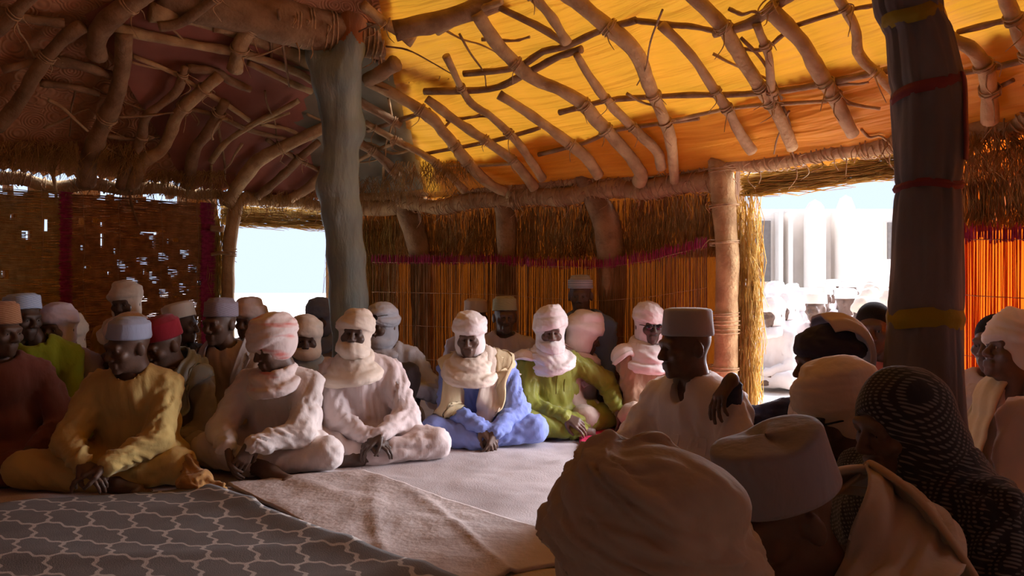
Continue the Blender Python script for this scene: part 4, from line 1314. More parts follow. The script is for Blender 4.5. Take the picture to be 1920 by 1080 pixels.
WM = {0: WOOD, 1: WOOD_D, 2: WOOD_L}
def beyond(pts):
    """poles that leave the picture run on along the roof"""
    q = list(pts)
    if q[0][1] <= 0:
        a, b = np.array(q[0], float), np.array(q[1], float); u = (a - b) / np.linalg.norm(a - b)
        q = [tuple(a + u * 260), tuple(a + u * 130)] + q
    if q[-1][1] <= 0 or q[-1][0] >= 1925:
        a, b = np.array(q[-1], float), np.array(q[-2], float); u = (a - b) / np.linalg.norm(a - b)
        q = q + [tuple(a + u * 110), tuple(a + u * 220)]
    return q
def trace(pts, off, pw):
    return np.array([on_roof(x, y, off) for x, y in pts])
def seg_cross(a, b, c, d):
    r = np.subtract(b, a); s = np.subtract(d, c); den = r[0] * s[1] - r[1] * s[0]
    if abs(den) < 1e-6: return None
    q = np.subtract(c, a); t = (q[0] * s[1] - q[1] * s[0]) / den; u = (q[0] * r[1] - q[1] * r[0]) / den
    return t if 0 <= t <= 1 and 0 <= u <= 1 else None
k_l = 0
for i, (pts, w0, w1, wm) in enumerate(PUR):
    pts = beyond(pts)
    P = trace(pts, .055, w0)
    d = P[:, 1].mean()
    o = pole('purlin', P - CB, w0 * d / F / 2, w1 * d / F / 2, WM[wm], ceiling, .16, 9, 5, 100 + i)
for i, (pts, w0, w1, wm) in enumerate(RAF):
    pts = beyond(pts)
    P = trace(pts, .10, w0)
    d0_, d1_ = P[0][1], P[-1][1]
    r0, r1 = w0 * d0_ / F / 2, w1 * d1_ / F / 2
    o = pole('rafter', P - CB, r0, r1, WM[wm], ceiling, .13, 11, 6, 200 + i)
    C = catmull(P, 6)
    done = []
    for (q, _, _, _) in PUR:
        for a in range(len(pts) - 1):
            for b in range(len(q) - 1):
                t = seg_cross(pts[a], pts[a + 1], q[b], q[b + 1])
                if t is not None: done.append((a + t) / (len(pts) - 1))
    if len(done) < 1: done = [.5]
    last = -1
    for f in sorted(done):
        if f - last < .06 or f > .985 or f < .015: continue
        last = f
        j = min(int(f * (len(C) - 1)), len(C) - 2)
        rr = (r0 + (r1 - r0) * f) * 1.12
        k_l += 1
        coil_geo(C[j] - CB, C[j + 1] - C[j], rr, random.choice([2.2, 3.2]), .0042, k_l, .012).build('lashing', ROPE, o)
# thin twigs tucked between the poles
g = np.random.default_rng(91)
for i in range(44):
    x, y = (g.uniform(20, 760), g.uniform(10, 320)) if i < 30 else (g.uniform(760, 1650), g.uniform(10, 250))
    a = g.uniform(-.5, .7) if g.uniform() < .6 else g.uniform(1.0, 2.2); L = g.uniform(50, 150)
    pts = [(x + math.cos(a) * L * f + g.normal(0, 4), y + math.sin(a) * L * f + g.normal(0, 4)) for f in (0, .35, .7, 1)]
    P = trace(pts, g.choice([.03, .06, .14]), 6); d = P[:, 1].mean(); w = g.uniform(4, 8)
    if np.linalg.norm(np.diff(P, axis=0), axis=1).max() > .5: continue
    pole('twig', P - CB, w * d / F / 2, w * .6 * d / F / 2, WM[int(g.integers(0, 3))], ceiling, .2, 6, 4, 400 + i)
# ridge log in the fork, and the wrapped hip bundle beyond it
RZ = 2.62
ridge = [P3(300, -20, 4.55), P3(480, 28, 4.78), P3(600, 56, 5.03), P3(735, 78, 5.25)]
o = pole('ridge_log', np.array(ridge) - CB, .15, .125, WOOD_D, ceiling, .10, 16, 8, 301)
rv = ridge[-1] - ridge[-2]
for k, f in enumerate((.52, .62, .74, .90, .95)):
    C = catmull(ridge, 8); j = int(f * (len(C) - 1)); j = min(j, len(C) - 2)
    coil_geo(C[j] - CB, C[j + 1] - C[j], .135, 2.2, .006, 310 + k, .03).build('lashing', ROPE, o)
hip = [P3(705, 92, 5.28), P3(789, 120, 5.33), P3(870, 152, 5.36)]
o = pole('hip_bundle', np.array(hip) - CB, .085, .06, WOOD_D, ceiling, .2, 12, 8, 302)
for k in range(6):
    C = catmull(hip, 8); j = min(int((k + .5) / 6 * (len(C) - 1)), len(C) - 2)
    coil_geo(C[j] - CB, C[j + 1] - C[j], .085 - k * .004, 2.4, .006, 330 + k, .02).build('lashing', ROPE, o)
o = pole('ridge_log', np.array([P3(690, 150, 5.2), P3(712, 138, 5.1), P3(742, 118, 5.0)]) - CB, .055, .055, WOOD_D, ceiling, .1, 10, 6, 303)
o = pole('ridge_log', np.array([P3(280, 20, 4.5), P3(400, 40, 4.75), P3(520, 88, 5.1), P3(600, 125, 5.35)]) - CB, .06, .05, WOOD, ceiling, .1, 10, 6, 304)
o = pole('ridge_log', np.array([P3(740, 58, 4.6), P3(860, 28, 4.6), P3(960, -10, 4.5)]) - CB, .065, .06, WOOD_D, ceiling, .2, 10, 6, 305)
# straw poking in under the eaves
def tuft(px0, px1, py0, py1, n, seed, m=STRAW, off=.12):
    g = np.random.default_rng(seed)
    A, B = [], []
    for _ in range(n):
        x, y = g.uniform(px0, px1), g.uniform(py0, py0 + (py1 - py0) * .4)
        q = on_roof(x, y, off * g.uniform(.2, 1)); L = g.uniform(.08, .24)
        A.append(q); B.append(q + np.array((g.normal(0, .06), g.normal(-.04, .04), -L)))
    V, Q = strand_geo(np.array(A) - CB, np.array(B) - CB, g.uniform(.6, 1.3, n) * .0026, bend=.12, seed=seed)
    o = obj('eave_straw', V, Q, m, ceiling); o['kind'] = 'stuff'
tuft(-20, 150, 262, 330, 420, 61); tuft(185, 260, 268, 310, 200, 62); tuft(280, 420, 318, 345, 260, 63); tuft(740, 880, 300, 350, 260, 64); tuft(640, 760, 330, 400, 200, 65); tuft(1780, 1940, 245, 300, 260, 66); tuft(400, 610, 355, 385, 180, 67)

# ------------------------------------------------------------------ the two big posts
fp_root = empty('forked_post', (-1.10, 5.12, 0)); tag(fp_root, 'grey-green forked tree trunk post holding the ridge log', 'post')
b0 = np.array(fp_root.location)
D5 = 5.12
prof = [(640, 830, 40), (658, 700, 36), (656, 600, 34), (653, 560, 33), (648, 480, 33), (640, 400, 34), (634, 350, 35), (637, 310, 31), (642, 250, 33), (638, 205, 36), (632, 165, 42), (630, 140, 44)]
pr = [cap(P3(a[0], a[1], D5) - b0, P3(b[0], b[1], D5) - b0, a[2] * D5 / F, b[2] * D5 / F) for a, b in zip(prof[:-1], prof[1:])]
arm = [(640, 150, 30), (655, 90, 24), (662, 40, 23), (668, -20, 22), (676, -70, 20)]
pr += [cap(P3(a[0], a[1], D5 - .06) - b0, P3(b[0], b[1], D5 - .06) - b0, a[2] * D5 / F, b[2] * D5 / F) for a, b in zip(arm[:-1], arm[1:])]
arm = [(618, 150, 30), (600, 110, 24), (588, 72, 19)]
pr += [cap(P3(a[0], a[1], D5) - b0, P3(b[0], b[1], D5) - b0, a[2] * D5 / F, b[2] * D5 / F) for a, b in zip(arm[:-1], arm[1:])]
pr += [ell(P3(668, 238, D5) - b0, (.055, .06, .10)), ell(P3(608, 352, D5) - b0, (.05, .06, .09))]
V, Q = sdf_mesh(pr, .014, .05)
nn = vnormals(V, Q)
V = V + nn * (.006 * vnoise(V * np.array((24, 24, 5)), 3) + .010 * vnoise(V * np.array((7, 7, 3)), 4))[:, None]
V[:, 2] = np.maximum(V[:, 2], -.02)
trunk = obj('trunk', V, Q, GREYW, fp_root)
# warm stripped wood at the top of the fork
aw = GREYW.copy(); aw.name = 'stripped_orange_wood'
for n_ in aw.node_tree.nodes:
    if n_.type == 'VALTORGB':
        n_.color_ramp.elements[0].color = (.26, .10, .035, 1); n_.color_ramp.elements[1].color = (.48, .20, .07, 1)
trunk.data.materials.append(aw)
zc = P3(0, 82, D5)[2]
for p in trunk.data.polygons:
    if p.center.z > zc + .03 * math.sin(p.center.x * 60): p.material_index = 1

wp = empty('wrapped_post', (1.42, 2.55, 0)); tag(wp, 'thick post wrapped in dark grey cloth tied with yellow and red bands', 'post')
b0 = np.array(wp.location)
WRAP = cloth('charcoal_wrap', (0.165, 0.155, 0.17), var=.2)
BANDY = cloth('olive_yellow_tie', (0.28, 0.22, 0.02))
BANDR = cloth('dull_red_tie', (0.20, 0.045, 0.05))
DW = 2.55
prof = [(1735, 1000, 74), (1732, 830, 72), (1730, 720, 68), (1734, 600, 60), (1737, 500, 58), (1738, 420, 58), (1740, 350, 54), (1741, 270, 58), (1738, 165, 56), (1722, 60, 47), (1705, 30, 50), (1690, -60, 48), (1675, -330, 46)]
def wprof(z):
    zz = np.array([P3(0, p[1], DW)[2] for p in prof]); xx = np.array([(p[0] - 960) * DW / F - b0[0] for p in prof]); rr = np.array([p[2] * DW / F for p in prof])
    return np.interp(z, zz, xx), np.interp(z, zz, rr)
zs = np.linspace(0, 2.42, 150); na = 72
tie_z = [P3(0, y, DW)[2] for y in (595, 350, 165, 35)]
V = []
for z in zs:
    cx, r = wprof(z)
    pinch = sum(math.exp(-((z - t) / .02) ** 2) for t in tie_z)
    for k in range(na):
        a = 2 * math.pi * k / na
        fl = ridged(vnoise(np.array([[math.cos(a) * 5, math.sin(a) * 5, z * 1.6]]), 31))[0] * .010 + vnoise(np.array([[math.cos(a) * 2, math.sin(a) * 2, z * 3]]), 32)[0] * .012 - .006 * pinch
        V.append((cx + (r + fl) * math.cos(a), (r + fl) * math.sin(a), z))
Q = []
for i in range(len(zs) - 1):
    for k in range(na):
        q = (k + 1) % na; Q.append((i * na + k, i * na + q, (i + 1) * na + q, (i + 1) * na + k))
obj('cloth_wrap', V, Q, WRAP, wp)
zt_ = roof_z(1.42 - .2, 2.55) + .1
pole('pole', [(-.0, 0, 0), (0, 0, 1.2), (-.12, 0, float(zt_))], .07, .06, WOOD_D, wp)
def tie_band(zc, h, m, seed, tilt=0.0):
    V = []; n = 72; rows = 7
    for i in range(rows):
        for k in range(n):
            a = 2 * math.pi * k / n; z = zc + (i / (rows - 1) - .5) * h + tilt * math.cos(a) + .006 * math.sin(3 * a + seed)
            cx, r = wprof(z); rr = r + .012 - .008 * abs(i / (rows - 1) - .5) * 2 + .003 * vnoise(np.array([[math.cos(a) * 3, math.sin(a) * 3, i * .9]]), seed)[0]
            V.append((cx + rr * math.cos(a), rr * math.sin(a), z))
    Q = [(i * n + k, i * n + (k + 1) % n, (i + 1) * n + (k + 1) % n, (i + 1) * n + k) for i in range(rows - 1) for k in range(n)]
    obj('tie_band', V, Q, m, wp)
tie_band(tie_z[0], .065, BANDY, 1); tie_band(tie_z[1], .028, BANDR, 2); tie_band(tie_z[2], .04, BANDR, 3, .03); tie_band(tie_z[3], .045, BANDY, 4, .02)
# loose red strip hanging from the upper tie
zz = np.linspace(tie_z[2] + .03, tie_z[2] - .26, 12)
V = []
for side in (0, 1):
    for z in zz:
        cx, r = wprof(z)
        for k in range(3):
            a = -.95 + (k - 1) * .10 + .04 * math.sin(z * 20); rr = r + .020 - side * .006
            V.append((cx + rr * math.cos(a), rr * math.sin(a), z))
Q = []; nz_ = len(zz)
for i in range(nz_ - 1):
    for k in range(2):
        a = i * 3 + k; Q.append((a, a + 1, a + 4, a + 3)); b = a + nz_ * 3; Q.append((b + 3, b + 4, b + 1, b))
    Q.append((i * 3, (i + 1) * 3, nz_ * 3 + (i + 1) * 3, nz_ * 3 + i * 3)); Q.append(((i + 1) * 3 + 2, i * 3 + 2, nz_ * 3 + i * 3 + 2, nz_ * 3 + (i + 1) * 3 + 2))
obj('loose_strip', V, Q, BANDR, wp)

# ------------------------------------------------------------------ outside the right doorway: building and crowd
PLASTER = mat('pale_plaster', (0.72, 0.66, 0.60), rough=.95, var=.06, scale=2, bump=.3, bscale=20)
SHADEW = mat('opening_shade', (0.16, 0.14, 0.13), rough=.9, var=.1)  # dark colour painted for the shade inside the window openings
def box_geo(c, s):
    x, y, z = c; a, b, h = s[0] / 2, s[1] / 2, s[2] / 2
    V = [(x + i * a, y + j * b, z + k * h) for k in (-1, 1) for j in (-1, 1) for i in (-1, 1)]
    return V, [(0, 2, 3, 1), (4, 5, 7, 6), (0, 1, 5, 4), (2, 6, 7, 3), (0, 4, 6, 2), (1, 3, 7, 5)]
DB = 17.0
bx = lambda px: (px - 960) * DB / F
bz = lambda py: CAMH - (py - HOR) * DB / F
bl = empty('mud_brick_building', (bx(1530), DB, 0)); tag(bl, 'pale mud-brick building with pointed turrets seen through the bright doorway', 'building')
o_ = np.array(bl.location)
def bpart(name, x0, x1, y0, y1, dep, m, dy=0):
    V, Q = box_geo(((bx(x0) + bx(x1)) / 2 - o_[0], dep / 2 + dy, (bz(y0) + bz(y1)) / 2), (abs(bx(x1) - bx(x0)), dep, abs(bz(y0) - bz(y1))))
    return obj(name, V, Q, m, bl, smooth=False)
bpart('wall', 1330, 1730, 392, 610, 4, PLASTER)
for (x0, x1, y0, y1) in ((1406, 1441, 415, 528), (1659, 1690, 418, 486)):
    f = bpart('window', x0 - 2, x1 + 2, y0 - 2, y1 + 2, .1, PLASTER, -.10)
    V, Q = box_geo(((bx(x0) + bx(x1)) / 2 - o_[0], -.12, (bz(y0) + bz(y1)) / 2), (bx(x1) - bx(x0), .06, bz(y0) - bz(y1)))
    obj('dark_slab', V, Q, SHADEW, f, smooth=False)  # solid slab on the wall, its dark colour stands for shade
for (x0, x1, yt) in ((1492, 1530, 380), (1548, 1586, 372)):
    prof_ = [(1.0, bz(600)), (1.0, bz(420)), (.92, bz(404)), (.8, bz(392)), (.5, bz(yt + 4)), (.12, bz(yt)), (.0, bz(yt - 2))]
    r = (bx(x1) - bx(x0)) / 2; V = []; n = 14
    for (q, z) in prof_:
        for k in range(n):
            a = 2 * math.pi * k / n; V.append(((bx(x0) + bx(x1)) / 2 - o_[0] + q * r * math.cos(a), -.5 + q * r * math.sin(a), z))
    Q = [(i * n + k, i * n + (k + 1) % n, (i + 1) * n + (k + 1) % n, (i + 1) * n + k) for i in range(len(prof_) - 1) for k in range(n)]
    obj('turret', V, Q, PLASTER, bl)
for x in (1454, 1472, 1514, 1560): bpart('buttress', x - 4, x + 4, 400, 610, .3, PLASTER, -.35)

# ------------------------------------------------------------------ cloths
C = {}
def CL(n, col, **k):
    if n not in C: C[n] = cloth(n, col, **k)
    return C[n]
MUST = CL('mustard_cotton', (.53, .39, .14)); WHITE = CL('white_cotton', (.66, .59, .56)); PINKW = CL('pinkish_white_cotton', (.62, .52, .50))
BLUE = CL('sky_blue_cotton', (.21, .27, .60)); OLIVE = CL('olive_green_satin', (.20, .21, .025), rough=.5); BRN = CL('brown_cotton', (.33, .20, .12))
CREAM = CL('cream_gauze', (.66, .56, .46)); CREAMY = CL('yellowish_cream_gauze', (.62, .50, .30)); TURB = CL('white_gauze', (.72, .65, .62)); TURBP = CL('white_gauze_pink', (.70, .58, .56))
LIME = CL('lime_cotton', (.30, .38, .03)); MAROON = CL('maroon_cotton', (.19, .07, .055)); LAV = CL('lavender_cotton', (.50, .44, .52)); LAVT = CL('lavender_gauze', (.58, .50, .58))
GREYR = CL('grey_robe', (.30, .27, .25)); GBLUE = CL('grey_blue_scarf', (.27, .32, .34)); BEIGE = CL('beige_cotton', (.46, .36, .30)); DARK = CL('dark_cloth', (.045, .04, .045)); NAVY = CL('navy_cloth', (.035, .035, .075))
SALMON = CL('salmon_cotton', (.50, .15, .12)); SLATE = CL('slate_cotton', (.20, .22, .28)); MUSTD = CL('ochre_cotton', (.50, .24, .03)); BLUED = CL('dusty_blue_cotton', (.14, .18, .30)); GAUZE = CL('grey_white_gauze', (.46, .46, .50))
def cap_mat(n, col, col2, sc=(14, 14, 60), th=.5, ws=1.0):
    if n in C: return C[n]
    m = cloth(n, col); link_stripe(m, sc, col, col2, th, ws, distortion=2.0); C[n] = m
    return m
CAPB = CL('light_blue_cap_cloth', (.33, .38, .52)); CAPBW = cap_mat('blue_white_cap', (.30, .40, .58), (.50, .58, .72)); CAPR = CL('red_felt', (.26, .012, .025)); CAPG = cap_mat('grey_lilac_cap', (.22, .19, .24), (.30, .27, .33))
CAPW = CL('white_cap_cloth', (.68, .64, .58)); CAPO = cap_mat('olive_embroidered_cap', (.28, .27, .15), (.42, .40, .26)); CAPS = cap_mat('striped_cap', (.10, .11, .16), (.60, .60, .62), (0, 0, 60)); CAPGR = CL('grey_cap_cloth', (.33, .32, .35)); CAPOR = cap_mat('orange_cap', (.30, .13, .06), (.42, .22, .12)); CAPBE = CL('beige_cap', (.52, .40, .32))
def streaked():
    m = cloth('pink_streaked_gauze', (.68, .58, .55))
    N, L = m.node_tree.nodes, m.node_tree.links
    tc = N.new('ShaderNodeTexCoord'); n = N.new('ShaderNodeTexNoise'); n.inputs['Scale'].default_value = 9; mp = N.new('ShaderNodeMapping'); mp.inputs['Scale'].default_value = (.5, .5, 2.2)
    L.new(tc.outputs['Object'], mp.inputs[0]); L.new(mp.outputs[0], n.inputs[0])
    r = N.new('ShaderNodeValToRGB'); r.color_ramp.elements[0].position = .56; r.color_ramp.elements[1].position = .68
    r.color_ramp.elements[0].color = (.68, .58, .55, 1); r.color_ramp.elements[1].color = (.62, .20, .17, 1)
    L.new(n.outputs[0], r.inputs[0]); L.new(r.outputs[0], N['Principled BSDF'].inputs['Base Color'])
    return m
STREAK = streaked()
def check_mat():
    m = cloth('black_white_check', (.03, .03, .03))
    N, L = m.node_tree.nodes, m.node_tree.links
    tc = N.new('ShaderNodeTexCoord'); mp = N.new('ShaderNodeMapping'); mp.inputs['Rotation'].default_value = (.5, .3, .6); L.new(tc.outputs['Object'], mp.inputs[0])
    ns = N.new('ShaderNodeTexNoise'); ns.inputs['Scale'].default_value = 6; L.new(mp.outputs[0], ns.inputs[0])
    ad = N.new('ShaderNodeMixRGB'); ad.blend_type = 'ADD'; ad.inputs[0].default_value = .03; L.new(mp.outputs[0], ad.inputs[1]); L.new(ns.outputs[1], ad.inputs[2])
    w1 = N.new('ShaderNodeTexWave'); w1.inputs['Scale'].default_value = 34; w1.bands_direction = 'X'; L.new(ad.outputs[0], w1.inputs['Vector'])
    w2 = N.new('ShaderNodeTexWave'); w2.inputs['Scale'].default_value = 34; w2.bands_direction = 'Z'; L.new(ad.outputs[0], w2.inputs['Vector'])
    mu = N.new('ShaderNodeMath'); mu.operation = 'MULTIPLY'; L.new(w1.outputs[1], mu.inputs[0]); L.new(w2.outputs[1], mu.inputs[1])
    r = N.new('ShaderNodeValToRGB'); r.color_ramp.elements[0].position = .32; r.color_ramp.elements[1].position = .5
    r.color_ramp.elements[0].color = (.022, .021, .024, 1); r.color_ramp.elements[1].color = (.14, .13, .125, 1)
    L.new(mu.outputs[0], r.inputs[0]); L.new(r.outputs[0], N['Principled BSDF'].inputs['Base Color'])
    return m
CHECK = check_mat()
def T(m, **k): return dict(dict(kind='turban', mat=m, cowl=3), **k)
def K(m, **k): return dict(dict(kind='cap', mat=m), **k)

FRONT = [
 dict(lod='hi', label='man in mustard tunic and light blue cap sitting cross-legged with clasped hands', hx=240, px=247, d=3.6, ytop=600, rot=8, lean=20, hyaw=-38, hpitch=14, hroll=6, robe=MUST,
      head=K(CAPB, h=.075, z=.048, flare=-.004, dome=.016, tilt=-12), vneck=False, hands={-1: (-.12, -.36, .17), 1: (-.02, -.37, .16)}, hdir={-1: (.75, -.35, -.35), 1: (-.9, -.25, -.25)}, hpalm={-1: (.3, .3, -1), 1: (0, .3, -1)},
      legs={('k', -1): (-.45, -.17, .11), ('k', 1): (.24, -.20, .115), ('a', -1): (.0, -.28, .055), ('a', 1): (-.12, -.24, .05)}, feet={-1: (.9, -.3, 0)}, patch=[('placket', -.016, .016, .30, .44, None), ('pocket', .045, .115, .34, .41, None)], sleeve=1.1, loose=1.06),
 dict(lod='hi', label='man in white tunic with pink-streaked white turban, hands hanging between his knees', hx=512, px=512, d=3.85, ytop=588, rot=-6, lean=22, hyaw=-34, hpitch=16, hroll=-4, robe=WHITE,
      head=T(STREAK, hood=False, size=1.12, wraps=5, tall=.9, cowl=3, cs=1.0, roll=-14, pitch=4), hands={-1: (-.12, -.40, .19), 1: (.0, -.41, .21)}, hdir={-1: (.25, -.15, -1), 1: (-.45, -.15, -1)}, hpalm={-1: (.8, .5, 0), 1: (-.6, .6, 0)}, curl={-1: .25, 1: .3},
      legs={('k', -1): (-.36, -.14, .12), ('k', 1): (.30, -.2, .13), ('a', -1): (.08, -.34, .06), ('a', 1): (-.08, -.28, .055)}, feet={-1: (.95, -.45, .0)}, patch=[('placket', -.016, .016, .31, .43, None), ('pocket', .045, .115, .34, .41, None)], sleeve=1.15, loose=1.06, hem=.3),
 dict(lod='hi', label='man in pinkish white tunic, veiled white turban, leaning before the grey-green post', hx=665, px=690, d=4.2, ytop=578, rot=8, lean=14, hyaw=-4, hpitch=-8, hroll=6, hoff=(-.03, 0, 0), robe=PINKW,
      head=T(CREAM, veil=True, vz=-.01, open=(.055, .075, .035), oz=.0, wraps=3, tall=.7, cowl=4, cs=1.12), hands={-1: (.06, -.32, .16), 1: (.12, -.32, .17)}, hdir={-1: (.9, -.3, -.3), 1: (-.7, -.4, -.4)}, hpalm={-1: (.1, .3, -1), 1: (0, .3, -1)},
      legs={('k', -1): (-.22, -.2, .12), ('k', 1): (.42, -.22, .10), ('a', -1): (.05, -.33, .06), ('a', 1): (-.02, -.33, .055)}, feet={1: (-1, -.1, 0)}, patch=[('placket', -.016, .016, .31, .43, None)], sleeve=1.1, loose=1.04),
 dict(lod='hi', label='man in sky-blue robe with cream scarf ends hanging over his chest', hx=880, px=905, d=4.5, ytop=583, rot=4, lean=22, hyaw=-8, hpitch=10, hoff=(-.05, 0, 0), robe=BLUE,
      head=T(TURB, open=(.056, .075, .072), oz=-.03, wraps=4, tall=.7, size=.98, cowl=4, cs=1.12, cmat=CREAM), hands={-1: (.02, -.33, .15), 1: (.09, -.34, .12)}, hdir={-1: (.6, -.35, -.6), 1: (-.2, -.4, -.9)}, hpalm={-1: (.2, .3, -.7), 1: (-.6, .4, -.3)}, curl={1: .25},
      legs={('k', -1): (-.25, -.24, .12), ('k', 1): (.34, -.2, .11), ('a', -1): (.06, -.34, .055), ('a', 1): (-.1, -.28, .05)}, sleeve=1.15, loose=1.06,
      scarf=[dict(path=[(-.16, -.20, .19), (-.15, -.17, .32), (-.14, -.10, .46), (-.10, .02, .545), (-.04, .10, .56)], w=.13, mat=CREAMY, folds=6), dict(path=[(.05, -.25, .16), (.07, -.20, .30), (.09, -.14, .44), (.10, .0, .545), (.04, .09, .56)], w=.15, mat=CREAM, folds=7), dict(path=[(.13, -.23, .19), (.14, -.17, .34), (.15, -.08, .48), (.12, .03, .545)], w=.09, mat=CREAMY, off=.02)]),
 dict(lod='hi', label='man in olive green robe and white veiled turban resting a hand on his knee', hx=1032, px=1040, d=4.8, ytop=572, rot=20, lean=12, hyaw=-16, hpitch=2, robe=OLIVE, sway=-.03,
      head=T(TURB, veil=True, vz=-.015, open=(.055, .075, .036), oz=-.004, wraps=4, tall=.95, size=1.06, knot=(.055, .075, .055, .075), cowl=3, cs=1.15), hands={-1: (-.02, -.30, .16), 1: (.37, -.25, .17)}, hdir={1: (.12, -.1, -1)}, hpalm={1: (-.6, .8, 0)}, curl={1: .22}, pole={1: (.9, .4, -.1)},
      legs={('k', -1): (-.24, -.22, .12), ('k', 1): (.36, -.10, .11), ('a', -1): (.16, -.30, .055), ('a', 1): (.0, -.24, .05)}, patch=[('placket', -.014, .014, .28, .43, None), ('pocket', .045, .115, .29, .37, None)], sleeve=1.1, loose=1.05,
      scarf=[dict(path=[(-.20, -.02, .47), (-.14, -.09, .53), (-.05, -.15, .50), (.03, -.17, .46)], w=.11, mat=TURB), dict(path=[(.09, .09, .56), (.17, .08, .50), (.24, .06, .40), (.29, .02, .30)], w=.11, mat=TURBP)]),
 dict(lod='hi', label='man in brown robe and sunglasses with white turban before the reed mat', hx=1218, px=1212, d=4.95, ytop=565, rot=22, lean=10, hyaw=-14, hpitch=2, robe=BRN, trousers=CL('tan_cotton', (.42, .29, .21)),
      head=T(TURB, glasses='on', open=(.056, .075, .055), oz=-.012, wraps=4, tall=.8, roll=12, cowl=4, cs=1.2), hands={-1: (.02, -.30, .16), 1: (.12, -.28, .15)},
      legs={('k', -1): (-.24, -.26, .15), ('k', 1): (.3, -.2, .11), ('a', -1): (.10, -.34, .05), ('a', 1): (-.08, -.26, .05)}, scarf=[dict(path=[(-.22, .0, .47), (-.14, -.07, .55), (-.04, -.15, .52), (.06, -.15, .50)], w=.13, mat=TURB)], feet={-1: (.9, -.4, 0)}),
 dict(lod='hi', label='man in white collarless tunic and grey-white cap turned left, before the bright doorway', hx=1285, px=1310, d=2.95, ytop=576, rot=-52, lean=4, hyaw=-22, hpitch=6, robe=WHITE, vneck=True, hoff=(.0, -.035, 0),
      head=K(CAPGR, h=.10, z=.048, flare=-.006, dome=.004), hands={-1: (-.16, -.30, .18), 1: (.16, -.28, .17)}, legs={('k', -1): (-.29, -.24, .13), ('k', 1): (.33, -.2, .13)}, patch=[('placket', -.015, .015, .2, .40, None), ('pocket', .05, .12, .32, .40, None)], sleeve=1.35, loose=1.05, cuff=.05),
]
